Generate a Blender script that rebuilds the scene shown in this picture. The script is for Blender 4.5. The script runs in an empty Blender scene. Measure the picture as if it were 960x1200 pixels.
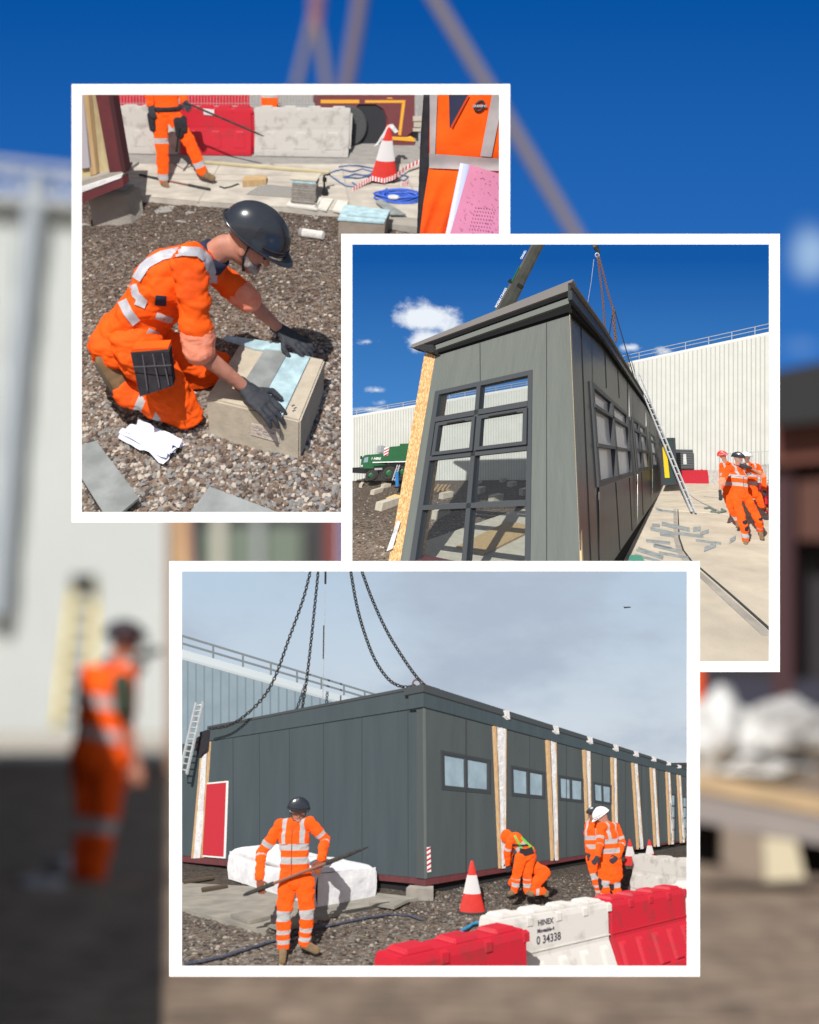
import bpy, bmesh, math, random
from mathutils import Vector, Matrix, noise
from mathutils.bvhtree import BVHTree
R = math.radians
random.seed(7)
scn = bpy.context.scene
COL = scn.collection
V3 = Vector
# ------------------------------------------------------------------ camera numbers
F = 11200.0            # focal length in pixels of a 960 x 1200 picture
CX, CY = 480.0, 760.0  # where the eye level line sits
EYE = 1.6

# ------------------------------------------------------------------ materials
MATS = {}
def mat(name, col, rough=.7, col2=None, scale=8.0, amt=.5, bump=0.0, bscale=None, metal=0.0, spec=.4,
        detail=4, stretch=(1,1,1), emit=None, coat=0.0, band=None, speck=None, rib=None, bdist=.02, ramp=(.35,.65)):
    """procedural material; textures follow the attribute 'wp' (the place's own metres)"""
    if name in MATS: return MATS[name]
    m = bpy.data.materials.new(name); m.use_nodes = True
    nt = m.node_tree; N = nt.nodes; L = nt.links
    b = N['Principled BSDF']
    b.inputs['Roughness'].default_value = rough
    b.inputs['Metallic'].default_value = metal
    b.inputs['Specular IOR Level'].default_value = spec
    b.inputs['Coat Weight'].default_value = coat
    at = N.new('ShaderNodeAttribute'); at.attribute_name = 'wp'
    mp = N.new('ShaderNodeMapping'); mp.inputs['Scale'].default_value = stretch
    L.new(at.outputs['Vector'], mp.inputs['Vector'])
    vec = mp.outputs['Vector']
    def rgb(c):
        n = N.new('ShaderNodeRGB'); n.outputs[0].default_value = (*c, 1); return n.outputs[0]
    def mix(fac, a, bb):
        n = N.new('ShaderNodeMix'); n.data_type = 'RGBA'
        if isinstance(fac, float): n.inputs[0].default_value = fac
        else: L.new(fac, n.inputs[0])
        L.new(a, n.inputs[6]); L.new(bb, n.inputs[7]); return n.outputs[2]
    def nz(sc, det=detail, v=None, rgh=.6):
        n = N.new('ShaderNodeTexNoise'); n.inputs['Scale'].default_value = sc; n.inputs['Detail'].default_value = det
        n.inputs['Roughness'].default_value = rgh
        L.new(v or vec, n.inputs['Vector']); return n.outputs[0]
    def rmp(x, a, bb):
        n = N.new('ShaderNodeMapRange'); n.inputs['From Min'].default_value = a; n.inputs['From Max'].default_value = bb
        n.clamp = True; L.new(x, n.inputs['Value']); return n.outputs[0]
    c = rgb(col)
    if col2 is not None:
        c = mix(rmp(nz(scale), *ramp), c, rgb(col2))
    if speck:   # (scale, colour a, colour b, amount) stone-like cells
        vo = N.new('ShaderNodeTexVoronoi'); vo.inputs['Scale'].default_value = speck[0]
        L.new(at.outputs['Vector'], vo.inputs['Vector'])
        sep = N.new('ShaderNodeSeparateColor'); L.new(vo.outputs['Color'], sep.inputs[0])
        cc = mix(rmp(sep.outputs[0], .1, .95), rgb(speck[1]), rgb(speck[2]))
        f = N.new('ShaderNodeMath'); f.operation = 'MULTIPLY'; L.new(rmp(sep.outputs[1], .2, .5), f.inputs[0]); f.inputs[1].default_value = speck[3]
        c = mix(f.outputs[0], c, cc)
    if band is not None:   # sewn reflective tape, from the signed distance stored on the mesh
        ba = N.new('ShaderNodeAttribute'); ba.attribute_name = 'tape'
        f = rmp(ba.outputs['Fac'], -.0015, .0015)
        c = mix(f, c, rgb(band))
        rr = N.new('ShaderNodeMapRange'); L.new(f, rr.inputs['Value']); rr.inputs['To Min'].default_value = rough; rr.inputs['To Max'].default_value = .4
        L.new(rr.outputs[0], b.inputs['Roughness'])
    L.new(c, b.inputs['Base Color'])
    if bump:
        h = nz(bscale or scale*3, 5)
        if speck:
            vo2 = N.new('ShaderNodeTexVoronoi'); vo2.inputs['Scale'].default_value = speck[0]
            L.new(at.outputs['Vector'], vo2.inputs['Vector'])
            ad = N.new('ShaderNodeMath'); ad.operation = 'SUBTRACT'; L.new(h, ad.inputs[0]); L.new(vo2.outputs['Distance'], ad.inputs[1]); h = ad.outputs[0]
        bp = N.new('ShaderNodeBump'); bp.inputs['Strength'].default_value = bump; bp.inputs['Distance'].default_value = bdist
        L.new(h, bp.inputs['Height']); L.new(bp.outputs[0], b.inputs['Normal'])
    if emit:
        b.inputs['Emission Color'].default_value = (*emit[0], 1); b.inputs['Emission Strength'].default_value = emit[1]
    MATS[name] = m
    return m

# ------------------------------------------------------------------ spaces
class Yard:
    """the real yard behind: metres are metres"""
    f, px, py, h, cp, sp = F, CX, CY, EYE, 1.0, 0.0
    clip = None
    def ray(s, x, y):
        a, b = (x-s.px)/s.f, (s.py-y)/s.f
        return V3((a, s.cp - b*s.sp, s.sp + b*s.cp))
    def eye(s): return V3((0, 0, s.h))
    def G(s, x, y, z=0.0):
        r = s.ray(x, y); return s.eye() + r*((z-s.h)/r.z)
    def V(s, x, y, Y):
        r = s.ray(x, y); return s.eye() + r*(Y/r.y)
    def out(s, v): return v
    def m_per_px(s, Y): return Y/s.f

class Stage(Yard):
    """a raked model stage: floor rises and far things are built smaller, between depth d0 and d1"""
    def __init__(s, f, px, py, horizon, h, zn, zf, d0, d1, opening):
        s.f, s.px, s.py, s.h = f, px, py, h
        th = math.atan((horizon-py)/f); s.cp, s.sp = math.cos(th), math.sin(th)
        s.b = (1/d0-1/d1)/(1/zn-1/zf); s.a = 1/d1 - s.b/zf
        s.d0, s.d1, s.clip = d0, d1, opening
    def out(s, v):
        y, z = v.y, v.z-s.h
        zc = max(y*s.cp + z*s.sp, .2); yc = -y*s.sp + z*s.cp
        X, Y = s.px + s.f*v.x/zc, s.py - s.f*yc/zc
        return at_depth(X, Y, 1/(s.a + s.b/zc))
def at_depth(X, Y, D): return V3(((X-CX)/F*D, D, EYE-(Y-CY)/F*D))

BG = Yard()
O1 = (96, 111, 585, 600); O2 = (413, 286.5, 901.3, 775); O3 = (213.3, 669.5, 805.2, 1131.8)
S1 = Stage(579, 340, 355, 70, 1.6, 1.35, 40, 19.7, 20.8, O1)
S2 = Stage(270, 657, 470, 552, 1.6, 1.7, 90, 18.98, 19.62, O2)
S3 = Stage(598, 508, 900, 955, 1.63, 2.4, 100, 18.0, 18.7, O3)

# ------------------------------------------------------------------ mesh builder
class M:
    def __init__(s): s.v=[]; s.f=[]; s.mi=[]; s.sm=[]; s.k=0; s.smooth=False
    def mat(s, k): s.k=k; return s
    def face(s, ids): s.f.append(tuple(ids)); s.mi.append(s.k); s.sm.append(s.smooth)
    def add(s, pts): n=len(s.v); s.v.extend(V3(p) for p in pts); return n
    def poly(s, pts): n=s.add(pts); s.face(range(n, n+len(pts)))
    def prism(s, a, b):
        """two matching outlines a (front) and b (back)"""
        n=s.add(a); k=len(a); s.add(b)
        s.face(range(n, n+k)); s.face(reversed(range(n+k, n+2*k)))
        for i in range(k):
            j=(i+1)%k; s.face((n+i, n+k+i, n+k+j, n+j))
    def ext(s, pts, d): s.prism(pts, [V3(p)+V3(d) for p in pts])
    def box(s, c, size, rot=None):
        c=V3(c); hx,hy,hz=[q/2 for q in size]
        rot = rot or Matrix.Identity(3)
        P=[c+rot@V3((x,y,z)) for z in (-hz,hz) for x,y in ((-hx,-hy),(hx,-hy),(hx,hy),(-hx,hy))]
        s.prism(P[4:], P[:4])
    def bar(s, p, q, w, t, up=(0,0,1)):
        p,q=V3(p),V3(q); d=(q-p).normalized(); u=V3(up)
        a=d.cross(u)
        if a.length<1e-4: a=d.cross(V3((0,1,0)))
        a.normalize(); b=a.cross(d)
        o=[a*w/2+b*t/2, -a*w/2+b*t/2, -a*w/2-b*t/2, a*w/2-b*t/2]
        s.prism([p+x for x in o],[q+x for x in o])
    def tube(s, path, r, seg=8, cap=True):
        path=[V3(p) for p in path]; n0=len(s.v); k=len(path)
        rr = r if isinstance(r,(list,tuple)) else [r]*k
        prev=None; osm=s.smooth; s.smooth=True
        for i,p in enumerate(path):
            d=(path[min(i+1,k-1)]-path[max(i-1,0)]).normalized()
            if prev is None:
                a=d.orthogonal().normalized()
            else:
                a=(prev-d*prev.dot(d)); a = a.normalized() if a.length>1e-6 else d.orthogonal().normalized()
            prev=a; b=d.cross(a)
            for j in range(seg):
                t=2*math.pi*j/seg; s.v.append(p+(a*math.cos(t)+b*math.sin(t))*rr[i])
        for i in range(k-1):
            for j in range(seg):
                j2=(j+1)%seg
                s.face((n0+i*seg+j, n0+i*seg+j2, n0+(i+1)*seg+j2, n0+(i+1)*seg+j))
        s.smooth=False
        if cap:
            a=s.add([s.v[n0+j] for j in range(seg)]); b=s.add([s.v[n0+(k-1)*seg+j] for j in range(seg)])
            s.face([a+j for j in reversed(range(seg))]); s.face([b+j for j in range(seg)])
        s.smooth=osm
    def lathe(s, c, prof, seg=24, ax=(0,0,1)):
        c=V3(c); z=V3(ax).normalized(); x=z.orthogonal().normalized(); y=z.cross(x); n0=len(s.v)
        osm=s.smooth; s.smooth=True
        for r,h in prof:
            for j in range(seg):
                t=2*math.pi*j/seg; s.v.append(c+z*h+(x*math.cos(t)+y*math.sin(t))*max(r,1e-4))
        for i in range(len(prof)-1):
            for j in range(seg):
                j2=(j+1)%seg
                s.face((n0+i*seg+j, n0+i*seg+j2, n0+(i+1)*seg+j2, n0+(i+1)*seg+j))
        s.smooth=False; k=len(prof)
        a=s.add([s.v[n0+j] for j in range(seg)]); b=s.add([s.v[n0+(k-1)*seg+j] for j in range(seg)])
        s.face([a+j for j in reversed(range(seg))]); s.face([b+j for j in range(seg)])
        s.smooth=osm
    def cap2(s, p, q, r0, r1, side=None, seg=14, hs=4):
        """rounded limb piece with an oval section; r0, r1 = (across, through)"""
        p,q=V3(p),V3(q); d=q-p; L=d.length
        d = d/L if L>1e-6 else V3((0,0,1))
        if not isinstance(r0,tuple): r0=(r0,r0)
        if not isinstance(r1,tuple): r1=(r1,r1)
        u=V3(side) if side is not None else d.orthogonal()
        u=u-d*u.dot(d); u = u.normalized() if u.length>1e-5 else d.orthogonal().normalized()
        w=d.cross(u); rings=[]
        for i in range(hs+1):
            t=math.pi/2*(i/hs); rings.append((p-d*math.cos(t)*min(r0), math.sin(t), r0))
        for i in range(hs+1):
            t=math.pi/2*(i/hs); rings.append((q+d*math.sin(t)*min(r1), math.cos(t), r1))
        n0=len(s.v); osm=s.smooth; s.smooth=True
        for c,k,r in rings:
            k=max(k,.03)
            for j in range(seg):
                t=2*math.pi*j/seg; s.v.append(c+u*math.cos(t)*r[0]*k+w*math.sin(t)*r[1]*k)
        for i in range(len(rings)-1):
            for j in range(seg):
                j2=(j+1)%seg
                s.face((n0+i*seg+j, n0+i*seg+j2, n0+(i+1)*seg+j2, n0+(i+1)*seg+j))
        s.face([n0+j for j in reversed(range(seg))]); s.face([n0+(len(rings)-1)*seg+j for j in range(seg)])
        s.smooth=osm
    def ell(s, c, r, rot=None, seg=16, rings=10):
        c=V3(c); rot=rot or Matrix.Identity(3); n0=len(s.v); osm=s.smooth; s.smooth=True
        for i in range(rings+1):
            a=math.pi*i/rings; k=max(math.sin(a),.02)
            for j in range(seg):
                t=2*math.pi*j/seg
                s.v.append(c+rot@V3((r[0]*k*math.cos(t), r[1]*k*math.sin(t), r[2]*math.cos(a))))
        for i in range(rings):
            for j in range(seg):
                j2=(j+1)%seg
                s.face((n0+i*seg+j, n0+(i+1)*seg+j, n0+(i+1)*seg+j2, n0+i*seg+j2))
        s.face([n0+j for j in range(seg)]); s.face([n0+rings*seg+j for j in reversed(range(seg))])
        s.smooth=osm
    def grid(s, fn, n, m):
        n0=len(s.v)
        for j in range(m+1):
            for i in range(n+1): s.v.append(V3(fn(i/n, j/m)))
        for j in range(m):
            for i in range(n):
                a=n0+j*(n+1)+i; s.face((a, a+1, a+n+2, a+n+1))
    def build(s, name, mats, parent=None, S=BG, bevel=0, tape=None, clip=True, weld=False):
        """links the shape as one object, its points carried into the space S"""
        bm=bmesh.new()
        lay=bm.verts.layers.float_vector.new('wp')
        tl=bm.verts.layers.float.new('tape') if tape is not None else None
        vs=[bm.verts.new(v) for v in s.v]
        for ids,k,sm in zip(s.f,s.mi,s.sm):
            try: f=bm.faces.new([vs[i] for i in ids])
            except ValueError: continue
            f.material_index=k; f.smooth=sm
        if tape is not None:
            for v,t in zip(vs,tape): v[tl]=t
        if bevel:
            bmesh.ops.remove_doubles(bm, verts=bm.verts, dist=1e-5)
            es=[e for e in bm.edges if len(e.link_faces)==2 and e.calc_face_angle(0)>.5]
            bmesh.ops.bevel(bm, geom=es, offset=bevel, segments=2, affect='EDGES', clamp_overlap=True)
        for v in bm.verts:
            v[lay]=v.co
            v.co=S.out(v.co)
        if S.clip and clip:
            clip_to(bm, S.clip)
        bmesh.ops.recalc_face_normals(bm, faces=bm.faces)
        loose=[v for v in bm.verts if not v.link_faces]
        if loose: bmesh.ops.delete(bm, geom=loose, context='VERTS')
        if not bm.verts:
            bm.free(); return None
        if parent is not None: o0=parent.matrix_world.translation.copy() if parent.type=='EMPTY' else V3(parent['_o'])
        else:
            xs=[v.co for v in bm.verts]
            o0=V3((sum(v.x for v in xs)/len(xs), sum(v.y for v in xs)/len(xs), min(v.z for v in xs)))
        for v in bm.verts: v.co-=o0
        me=bpy.data.meshes.new(name); bm.to_mesh(me); bm.free()
        for m in (mats if isinstance(mats,(list,tuple)) else [mats]): me.materials.append(m)
        o=bpy.data.objects.new(name, me); COL.objects.link(o)
        if parent is not None:
            o.parent=parent
            if parent.type!='EMPTY': o.matrix_parent_inverse=Matrix.Identity(4)
        else: o.location=o0
        o['_o']=tuple(o0)
        ALL.append(o)
        return o
ALL=[]
def clip_to(bm, op):
    """trim at the mount: the four planes of the opening's edges"""
    x0,y0,x1,y1=op
    E=V3((0,0,EYE))
    def d(X,Y): return at_depth(X,Y,1)-E
    c=[d(x0,y0),d(x1,y0),d(x1,y1),d(x0,y1)]
    mid=d((x0+x1)/2,(y0+y1)/2)
    for i in range(4):
        n=c[i].cross(c[(i+1)%4]).normalized()
        if n.dot(mid)<0: n=-n
        ds=[(v.co-E).dot(n) for v in bm.verts]
        if not ds or min(ds)>=-1e-6: continue
        r=bmesh.ops.bisect_plane(bm, geom=bm.verts[:]+bm.edges[:]+bm.faces[:], plane_co=E, plane_no=n, clear_inner=True, dist=1e-6)
        ed=[g for g in r['geom_cut'] if isinstance(g,bmesh.types.BMEdge) and g.is_valid and g.is_boundary]
        if 0<len(ed)<400:
            try: bmesh.ops.holes_fill(bm, edges=ed, sides=0)
            except Exception: pass

def tag(o, label, cat, group=None, kind=None):
    if o is None: return None
    if label: o['label']=label
    if cat: o['category']=cat
    if group: o['group']=group
    if kind: o['kind']=kind
    return o
def thing(name, label, cat, p, S=BG, group=None):
    o=bpy.data.objects.new(name, None); COL.objects.link(o)
    o.location=S.out(V3(p)); o.empty_display_size=.1
    o.matrix_world=Matrix.Translation(o.location)
    tag(o, label, cat, group); return o
def struct(o): 
    if o: o['kind']='structure'
    return o

class Plane:
    def __init__(s, S, p, n):
        s.S=S; s.p=V3(p); s.n=V3(n).normalized()
        if s.n.dot(S.eye()-s.p)<0: s.n=-s.n      # faces the viewer's side
    def hit(s, x, y, d=0.0):
        r=s.S.ray(x,y); e=s.S.eye(); return e+r*((s.p+s.n*d-e).dot(s.n)/r.dot(s.n))
    def pts(s, q, d=0.0): return [s.hit(x,y,d) for x,y in q]
def thick(m,P,c,d0,d1):
    f=P.pts(c,d1); m.prism(f,[p-P.n*(d1-d0) for p in f])
def lerp2(q,u,v):
    a=V3((*q[0],0)).lerp(V3((*q[1],0)),u); b=V3((*q[3],0)).lerp(V3((*q[2],0)),u); c=a.lerp(b,v); return c.x,c.y
def slab(m, P, q, d0, d1, u0=0,u1=1,v0=0,v1=1):
    """a flat piece on plane P bounded by four picked corners, from d0 to d1 off the plane"""
    c=[lerp2(q,u0,v0),lerp2(q,u1,v0),lerp2(q,u1,v1),lerp2(q,u0,v1)]
    thick(m,P,c,d0,d1)
def ring(m, P, qo, qi, d0, d1):
    for i in range(4):
        j=(i+1)%4
        c=[qo[i],qo[j],qi[j],qi[i]]
        thick(m,P,c,d0,d1)
def inset(q, a, b=None):
    b=a if b is None else b
    return [lerp2(q,a,b),lerp2(q,1-a,b),lerp2(q,1-a,1-b),lerp2(q,a,1-b)]
def floor_poly(S, q, z, t):
    top=[S.G(x,y,z) for x,y in q]; return top,[p-V3((0,0,t)) for p in top]
def vplane(S, a, b):
    """upright plane through two ground points"""
    d=b-a; return Plane(S, a, V3((d.y,-d.x,0)))
def text_mesh(m, S_, body, o, u, v, n, size, bold=.0):
    cu=bpy.data.curves.new('t','FONT'); cu.body=body; cu.size=size; cu.offset=bold; cu.align_x='CENTER'; cu.resolution_u=3
    ob=bpy.data.objects.new('t',cu); COL.objects.link(ob)
    dg=bpy.context.evaluated_depsgraph_get(); me=ob.evaluated_get(dg).to_mesh()
    vs=[V3(x.co) for x in me.vertices]; fs=[tuple(p.vertices) for p in me.polygons]
    n0=m.add([V3(o)+V3(u)*p.x+V3(v)*p.y+V3(n) for p in vs])
    for f in fs: m.face([n0+i for i in f])
    ob.evaluated_get(dg).to_mesh_clear()
    bpy.data.objects.remove(ob); bpy.data.curves.remove(cu)

# ------------------------------------------------------------------ shared materials
ORANGE=mat('hi_vis_orange',(.95,.108,.006),.75,(.60,.065,.012),scale=5,detail=9,ramp=(.5,.8),bump=.7,bscale=7,bdist=.006,band=(.44,.44,.45),spec=.2)
ORANGE2=mat('hi_vis_orange_plain',(.95,.108,.006),.75,(.62,.065,.012),scale=5,detail=9,ramp=(.5,.8),bump=.7,bscale=7,bdist=.006,spec=.2)
TAPE=mat('silver_tape',(.55,.55,.60),.45,(.42,.42,.47),scale=30,bump=.1,bdist=.002)
SKIN=mat('skin',(.40,.17,.115),.55,(.50,.22,.15),scale=18,bump=.06,bdist=.002)
SKIN2=mat('skin_dark',(.20,.10,.065),.55,(.26,.13,.085),scale=18)
BLACKC=mat('black_cloth',(.022,.020,.026),.85,(.035,.033,.04),scale=20,bump=.2,bdist=.003,spec=.2)
NAVY=mat('navy_cloth',(.03,.035,.07),.85,spec=.2)
GLOVE=mat('dark_glove',(.020,.022,.030),.7,(.035,.04,.05),scale=60,bump=.3,bscale=200,bdist=.002)
BROWNGLOVE=mat('brown_glove',(.30,.07,.03),.8,(.2,.05,.02),scale=40)
BOOT=mat('tan_boot',(.24,.15,.075),.8,(.15,.10,.055),scale=25,bump=.2,bdist=.003)
SOLE=mat('boot_sole',(.10,.08,.06),.9)
HELB=mat('black_helmet',(.018,.022,.032),.22,(.03,.035,.045),scale=6,coat=.5)
HELW=mat('white_helmet',(.8,.8,.8),.3,coat=.4)
HELR=mat('red_helmet',(.65,.03,.02),.35,coat=.4)
EYE_M=mat('eye_dark',(.02,.015,.012),.3)
BEARD=mat('grey_beard',(.42,.38,.36),.9,(.25,.2,.18),scale=120,bump=.5,bscale=250,bdist=.002)
CUFFPINK=mat('faded_orange_cuff',(.92,.33,.21),.85,(.80,.24,.14),scale=20,bump=.2,bdist=.003)
WHITE=mat('white_mount',(.90,.90,.90),.9,(.88,.88,.88),scale=3,spec=.1)
CONC=mat('pale_concrete',(.52,.47,.39),.9,(.42,.38,.31),scale=5,bump=.3,bscale=60,bdist=.004,detail=8)
CONCG=mat('grey_concrete',(.34,.31,.27),.9,(.24,.22,.20),scale=3,bump=.35,bscale=40,bdist=.006,detail=8)
BLOCKM=mat('block_concrete',(.47,.41,.32),.9,(.38,.33,.26),scale=14,bump=.3,bscale=90,bdist=.003,detail=8)
SLATE=mat('slate_sheet',(.17,.185,.183),.6,(.27,.29,.29),scale=7,bump=.15,bscale=30,bdist=.002,detail=8)
SLATEB=mat('pale_blue_sheet',(.42,.58,.62),.5,(.27,.38,.42),scale=12,bump=.1,bdist=.002,detail=8)
GRAVEL=mat('gravel_brown',(.16,.105,.075),.95,(.27,.185,.135),scale=1.6,bump=1.0,bscale=30,bdist=.010,
           speck=(42,(.035,.03,.03),(.46,.37,.30),.85),detail=6)
GRAVEL2=mat('gravel_far',(.17,.125,.09),.95,(.28,.21,.155),scale=1.2,bump=.8,bscale=14,bdist=.01,
           speck=(14,(.06,.05,.045),(.42,.34,.27),.7),detail=6)
GRAVEL3=mat('gravel_grey',(.12,.094,.075),.95,(.21,.165,.13),scale=1.0,bump=.9,bscale=14,bdist=.01,
           speck=(17,(.045,.038,.035),(.33,.28,.24),.8),detail=6)
CLADGREY=mat('grey_cladding',(.115,.135,.13),.5,(.10,.12,.115),scale=1.2,bump=.03,bscale=4,bdist=.01,spec=.4)
CLADBLUE=mat('slate_grey_cladding',(.048,.070,.082),.5,(.036,.055,.066),scale=1.6,stretch=(1.5,1.5,.25),detail=8,ramp=(.3,.75),bump=.03,bscale=4,bdist=.01)
CLADDARK=mat('dark_cladding',(.035,.037,.037),.4,(.028,.03,.03),scale=1.2,bump=.02,bdist=.01)
SEAM=mat('panel_seam',(.03,.035,.037),.7)
FRAMEG=mat('window_frame_grey',(.032,.038,.045),.45,spec=.5)
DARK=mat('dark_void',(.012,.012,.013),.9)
MAROON=mat('maroon_steel',(.13,.025,.03),.55,(.09,.02,.025),scale=6)
OSB=mat('osb_board',(.50,.27,.10),.85,(.72,.50,.25),scale=45,stretch=(1,1,.5),bump=.3,bscale=60,bdist=.004,detail=2,ramp=(.45,.55))
TIMBER=mat('timber',(.48,.33,.17),.8,(.36,.24,.12),scale=6,stretch=(4,4,.4),bump=.2,bdist=.003)
MEMB=mat('white_membrane',(.72,.72,.72),.5,(.56,.56,.58),scale=5,bump=.3,bscale=12,bdist=.02)
WRAP=mat('white_wrap',(.70,.71,.73),.4,(.56,.57,.60),scale=3,bump=.22,bscale=4,bdist=.015,spec=.5)
WHCLAD=mat('white_cladding',(.66,.67,.62),.55,(.60,.61,.57),scale=.4,detail=6)
WHRIB=mat('cladding_rib',(.40,.41,.39),.6)
RED=mat('barrier_red',(.52,.014,.032),.42,(.30,.03,.035),scale=5,detail=10,ramp=(.52,.74),bump=.05,bscale=30,bdist=.004)
WHP=mat('barrier_white',(.62,.60,.57),.45,(.38,.35,.31),scale=5,bump=.05,bscale=30,bdist=.004,detail=10,ramp=(.52,.8))
WHD=mat('barrier_dirty',(.50,.48,.45),.6,(.33,.31,.29),scale=5,detail=9,bump=.1,bdist=.003,ramp=(.5,.68))
CONE=mat('cone_red',(.62,.03,.02),.5,(.54,.025,.018),scale=10)
CONEW=mat('cone_sleeve',(.62,.60,.60),.4)
RUBBER=mat('black_rubber',(.025,.024,.025),.8,(.05,.045,.04),scale=20)
STEEL=mat('galvanised_steel',(.52,.54,.56),.4,(.4,.42,.44),scale=12,metal=.5)
CHAIN=mat('dark_chain',(.035,.033,.032),.5,metal=.6)
RUST=mat('rusty_chain',(.20,.10,.06),.7,(.10,.06,.045),scale=40)
BLUE=mat('blue_hose',(.03,.11,.55),.5)
ROPE=mat('blue_grey_rope',(.025,.03,.055),.9,(.09,.10,.14),scale=60)
PAPER=mat('white_paper',(.70,.72,.84),.8,(.70,.73,.86),scale=14,bump=.3,bdist=.004)
PINKP=mat('pink_paper',(.74,.27,.42),.8,(.66,.23,.36),scale=6)
INK=mat('ink',(.05,.04,.06),.8)
GREENT=mat('green_paint',(.015,.13,.045),.4,(.012,.10,.035),scale=6,spec=.5)
YELLOW=mat('yellow_paint',(.72,.52,.01),.5)
AMBER=mat('amber_paint',(.75,.35,.03),.6)
GOLD=mat('yellow_wood',(.70,.48,.20),.7,(.6,.4,.16),scale=5)
REDP=mat('red_panel',(.45,.014,.03),.45)
def glass(name, tint=(.9,.95,1), refl=.18):
    m=bpy.data.materials.new(name); m.use_nodes=True; nt=m.node_tree; N=nt.nodes; N.clear(); L=nt.links
    o=N.new('ShaderNodeOutputMaterial'); mx=N.new('ShaderNodeMixShader'); t=N.new('ShaderNodeBsdfTransparent'); g=N.new('ShaderNodeBsdfGlossy')
    t.inputs[0].default_value=(*tint,1); g.inputs['Roughness'].default_value=.03; mx.inputs[0].default_value=refl
    L.new(t.outputs[0],mx.inputs[1]); L.new(g.outputs[0],mx.inputs[2]); L.new(mx.outputs[0],o.inputs[0]); return m
GLASS=glass('clear_glass',(.92,.94,.94),.05)
SKYGLASS=mat('sky_painted_glass',(.27,.37,.44),.12,(.20,.28,.34),scale=2,spec=.8)  # sky reflection painted into the opaque pane colour
WGLASS=mat('pale_blind_glass',(.62,.64,.66),.15,(.55,.57,.6),scale=3,spec=.7)

def sky_mat(name, lo, hi, z0, z1, cloud=None):
    """an evenly glowing sky: colour by height, clouds by noise in place"""
    m=bpy.data.materials.new(name); m.use_nodes=True; nt=m.node_tree; N=nt.nodes; N.clear(); L=nt.links
    o=N.new('ShaderNodeOutputMaterial'); e=N.new('ShaderNodeEmission'); L.new(e.outputs[0],o.inputs[0])
    g=N.new('ShaderNodeNewGeometry'); sp=N.new('ShaderNodeSeparateXYZ'); L.new(g.outputs['Position'],sp.inputs[0])
    mr=N.new('ShaderNodeMapRange'); mr.inputs['From Min'].default_value=z0; mr.inputs['From Max'].default_value=z1; L.new(sp.outputs['Z'],mr.inputs['Value'])
    mx=N.new('ShaderNodeMix'); mx.data_type='RGBA'; mx.inputs[6].default_value=(*lo,1); mx.inputs[7].default_value=(*hi,1); L.new(mr.outputs[0],mx.inputs[0])
    c=mx.outputs[2]
    if cloud:   # dict(scale, stretch, lo, hi, col, blobs=[(x,z,rx,rz)])
        nz=N.new('ShaderNodeTexNoise'); mp=N.new('ShaderNodeMapping'); mp.inputs['Scale'].default_value=cloud.get('stretch',(1,1,1))
        L.new(g.outputs['Position'],mp.inputs[0]); L.new(mp.outputs[0],nz.inputs['Vector'])
        nz.inputs['Scale'].default_value=cloud['scale']; nz.inputs['Detail'].default_value=8; nz.inputs['Roughness'].default_value=cloud.get('rough',.55)
        val=nz.outputs[0]
        if cloud.get('blobs'):
            acc=None
            for bx,bz,rx,rz,st in cloud['blobs']:
                def mth(op,a,b_=None):
                    n=N.new('ShaderNodeMath'); n.operation=op
                    for k,q in enumerate((a,b_)):
                        if q is None: continue
                        if isinstance(q,(int,float)): n.inputs[k].default_value=q
                        else: L.new(q,n.inputs[k])
                    return n.outputs[0]
                dx=mth('DIVIDE',mth('SUBTRACT',sp.outputs['X'],bx),rx); dz=mth('DIVIDE',mth('SUBTRACT',sp.outputs['Z'],bz),rz)
                d=mth('SQRT',mth('ADD',mth('MULTIPLY',dx,dx),mth('MULTIPLY',dz,dz)))
                w=mth('MULTIPLY',mth('SUBTRACT',1.0,d),st)
                acc=w if acc is None else mth('MAXIMUM',acc,w)
            val=mth('ADD',mth('MULTIPLY',mth('SUBTRACT',nz.outputs[0],.5),cloud.get('ragged',1.6)),acc)
        r=N.new('ShaderNodeMapRange'); r.interpolation_type='SMOOTHSTEP'
        r.inputs['From Min'].default_value=cloud['lo']; r.inputs['From Max'].default_value=cloud['hi']; L.new(val,r.inputs['Value'])
        m2=N.new('ShaderNodeMix'); m2.data_type='RGBA'; L.new(r.outputs[0],m2.inputs[0]); L.new(c,m2.inputs[6]); m2.inputs[7].default_value=(*cloud['col'],1); c=m2.outputs[2]
    L.new(c,e.inputs[0]); e.inputs[1].default_value=1.0
    return m
def lin(r,g,b):
    def c(x):
        x/=255; return x/12.92 if x<=.04045 else ((x+.055)/1.055)**2.4
    return (c(r),c(g),c(b))
# ------------------------------------------------------------------ people
def remesh(m, vox, smooth=4):
    """melts the overlapping pieces of m into one continuous skin"""
    me=bpy.data.meshes.new('r'); me.from_pydata([tuple(v) for v in m.v],[],m.f)
    bm=bmesh.new(); bm.from_mesh(me); bmesh.ops.recalc_face_normals(bm, faces=bm.faces); bm.to_mesh(me); bm.free()
    ob=bpy.data.objects.new('r',me); COL.objects.link(ob)
    a=ob.modifiers.new('a','REMESH'); a.mode='VOXEL'; a.voxel_size=vox
    if smooth:
        b=ob.modifiers.new('b','SMOOTH'); b.iterations=smooth; b.factor=.5
    dg=bpy.context.evaluated_depsgraph_get(); ev=ob.evaluated_get(dg); r=ev.to_mesh()
    o=M(); o.v=[V3(v.co) for v in r.vertices]; o.f=[tuple(p.vertices) for p in r.polygons]
    o.mi=[0]*len(o.f); o.sm=[True]*len(o.f)
    nn=[V3(v.normal) for v in r.vertices]
    ev.to_mesh_clear(); bpy.data.objects.remove(ob); bpy.data.meshes.remove(me)
    o.n=nn
    return o
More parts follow.
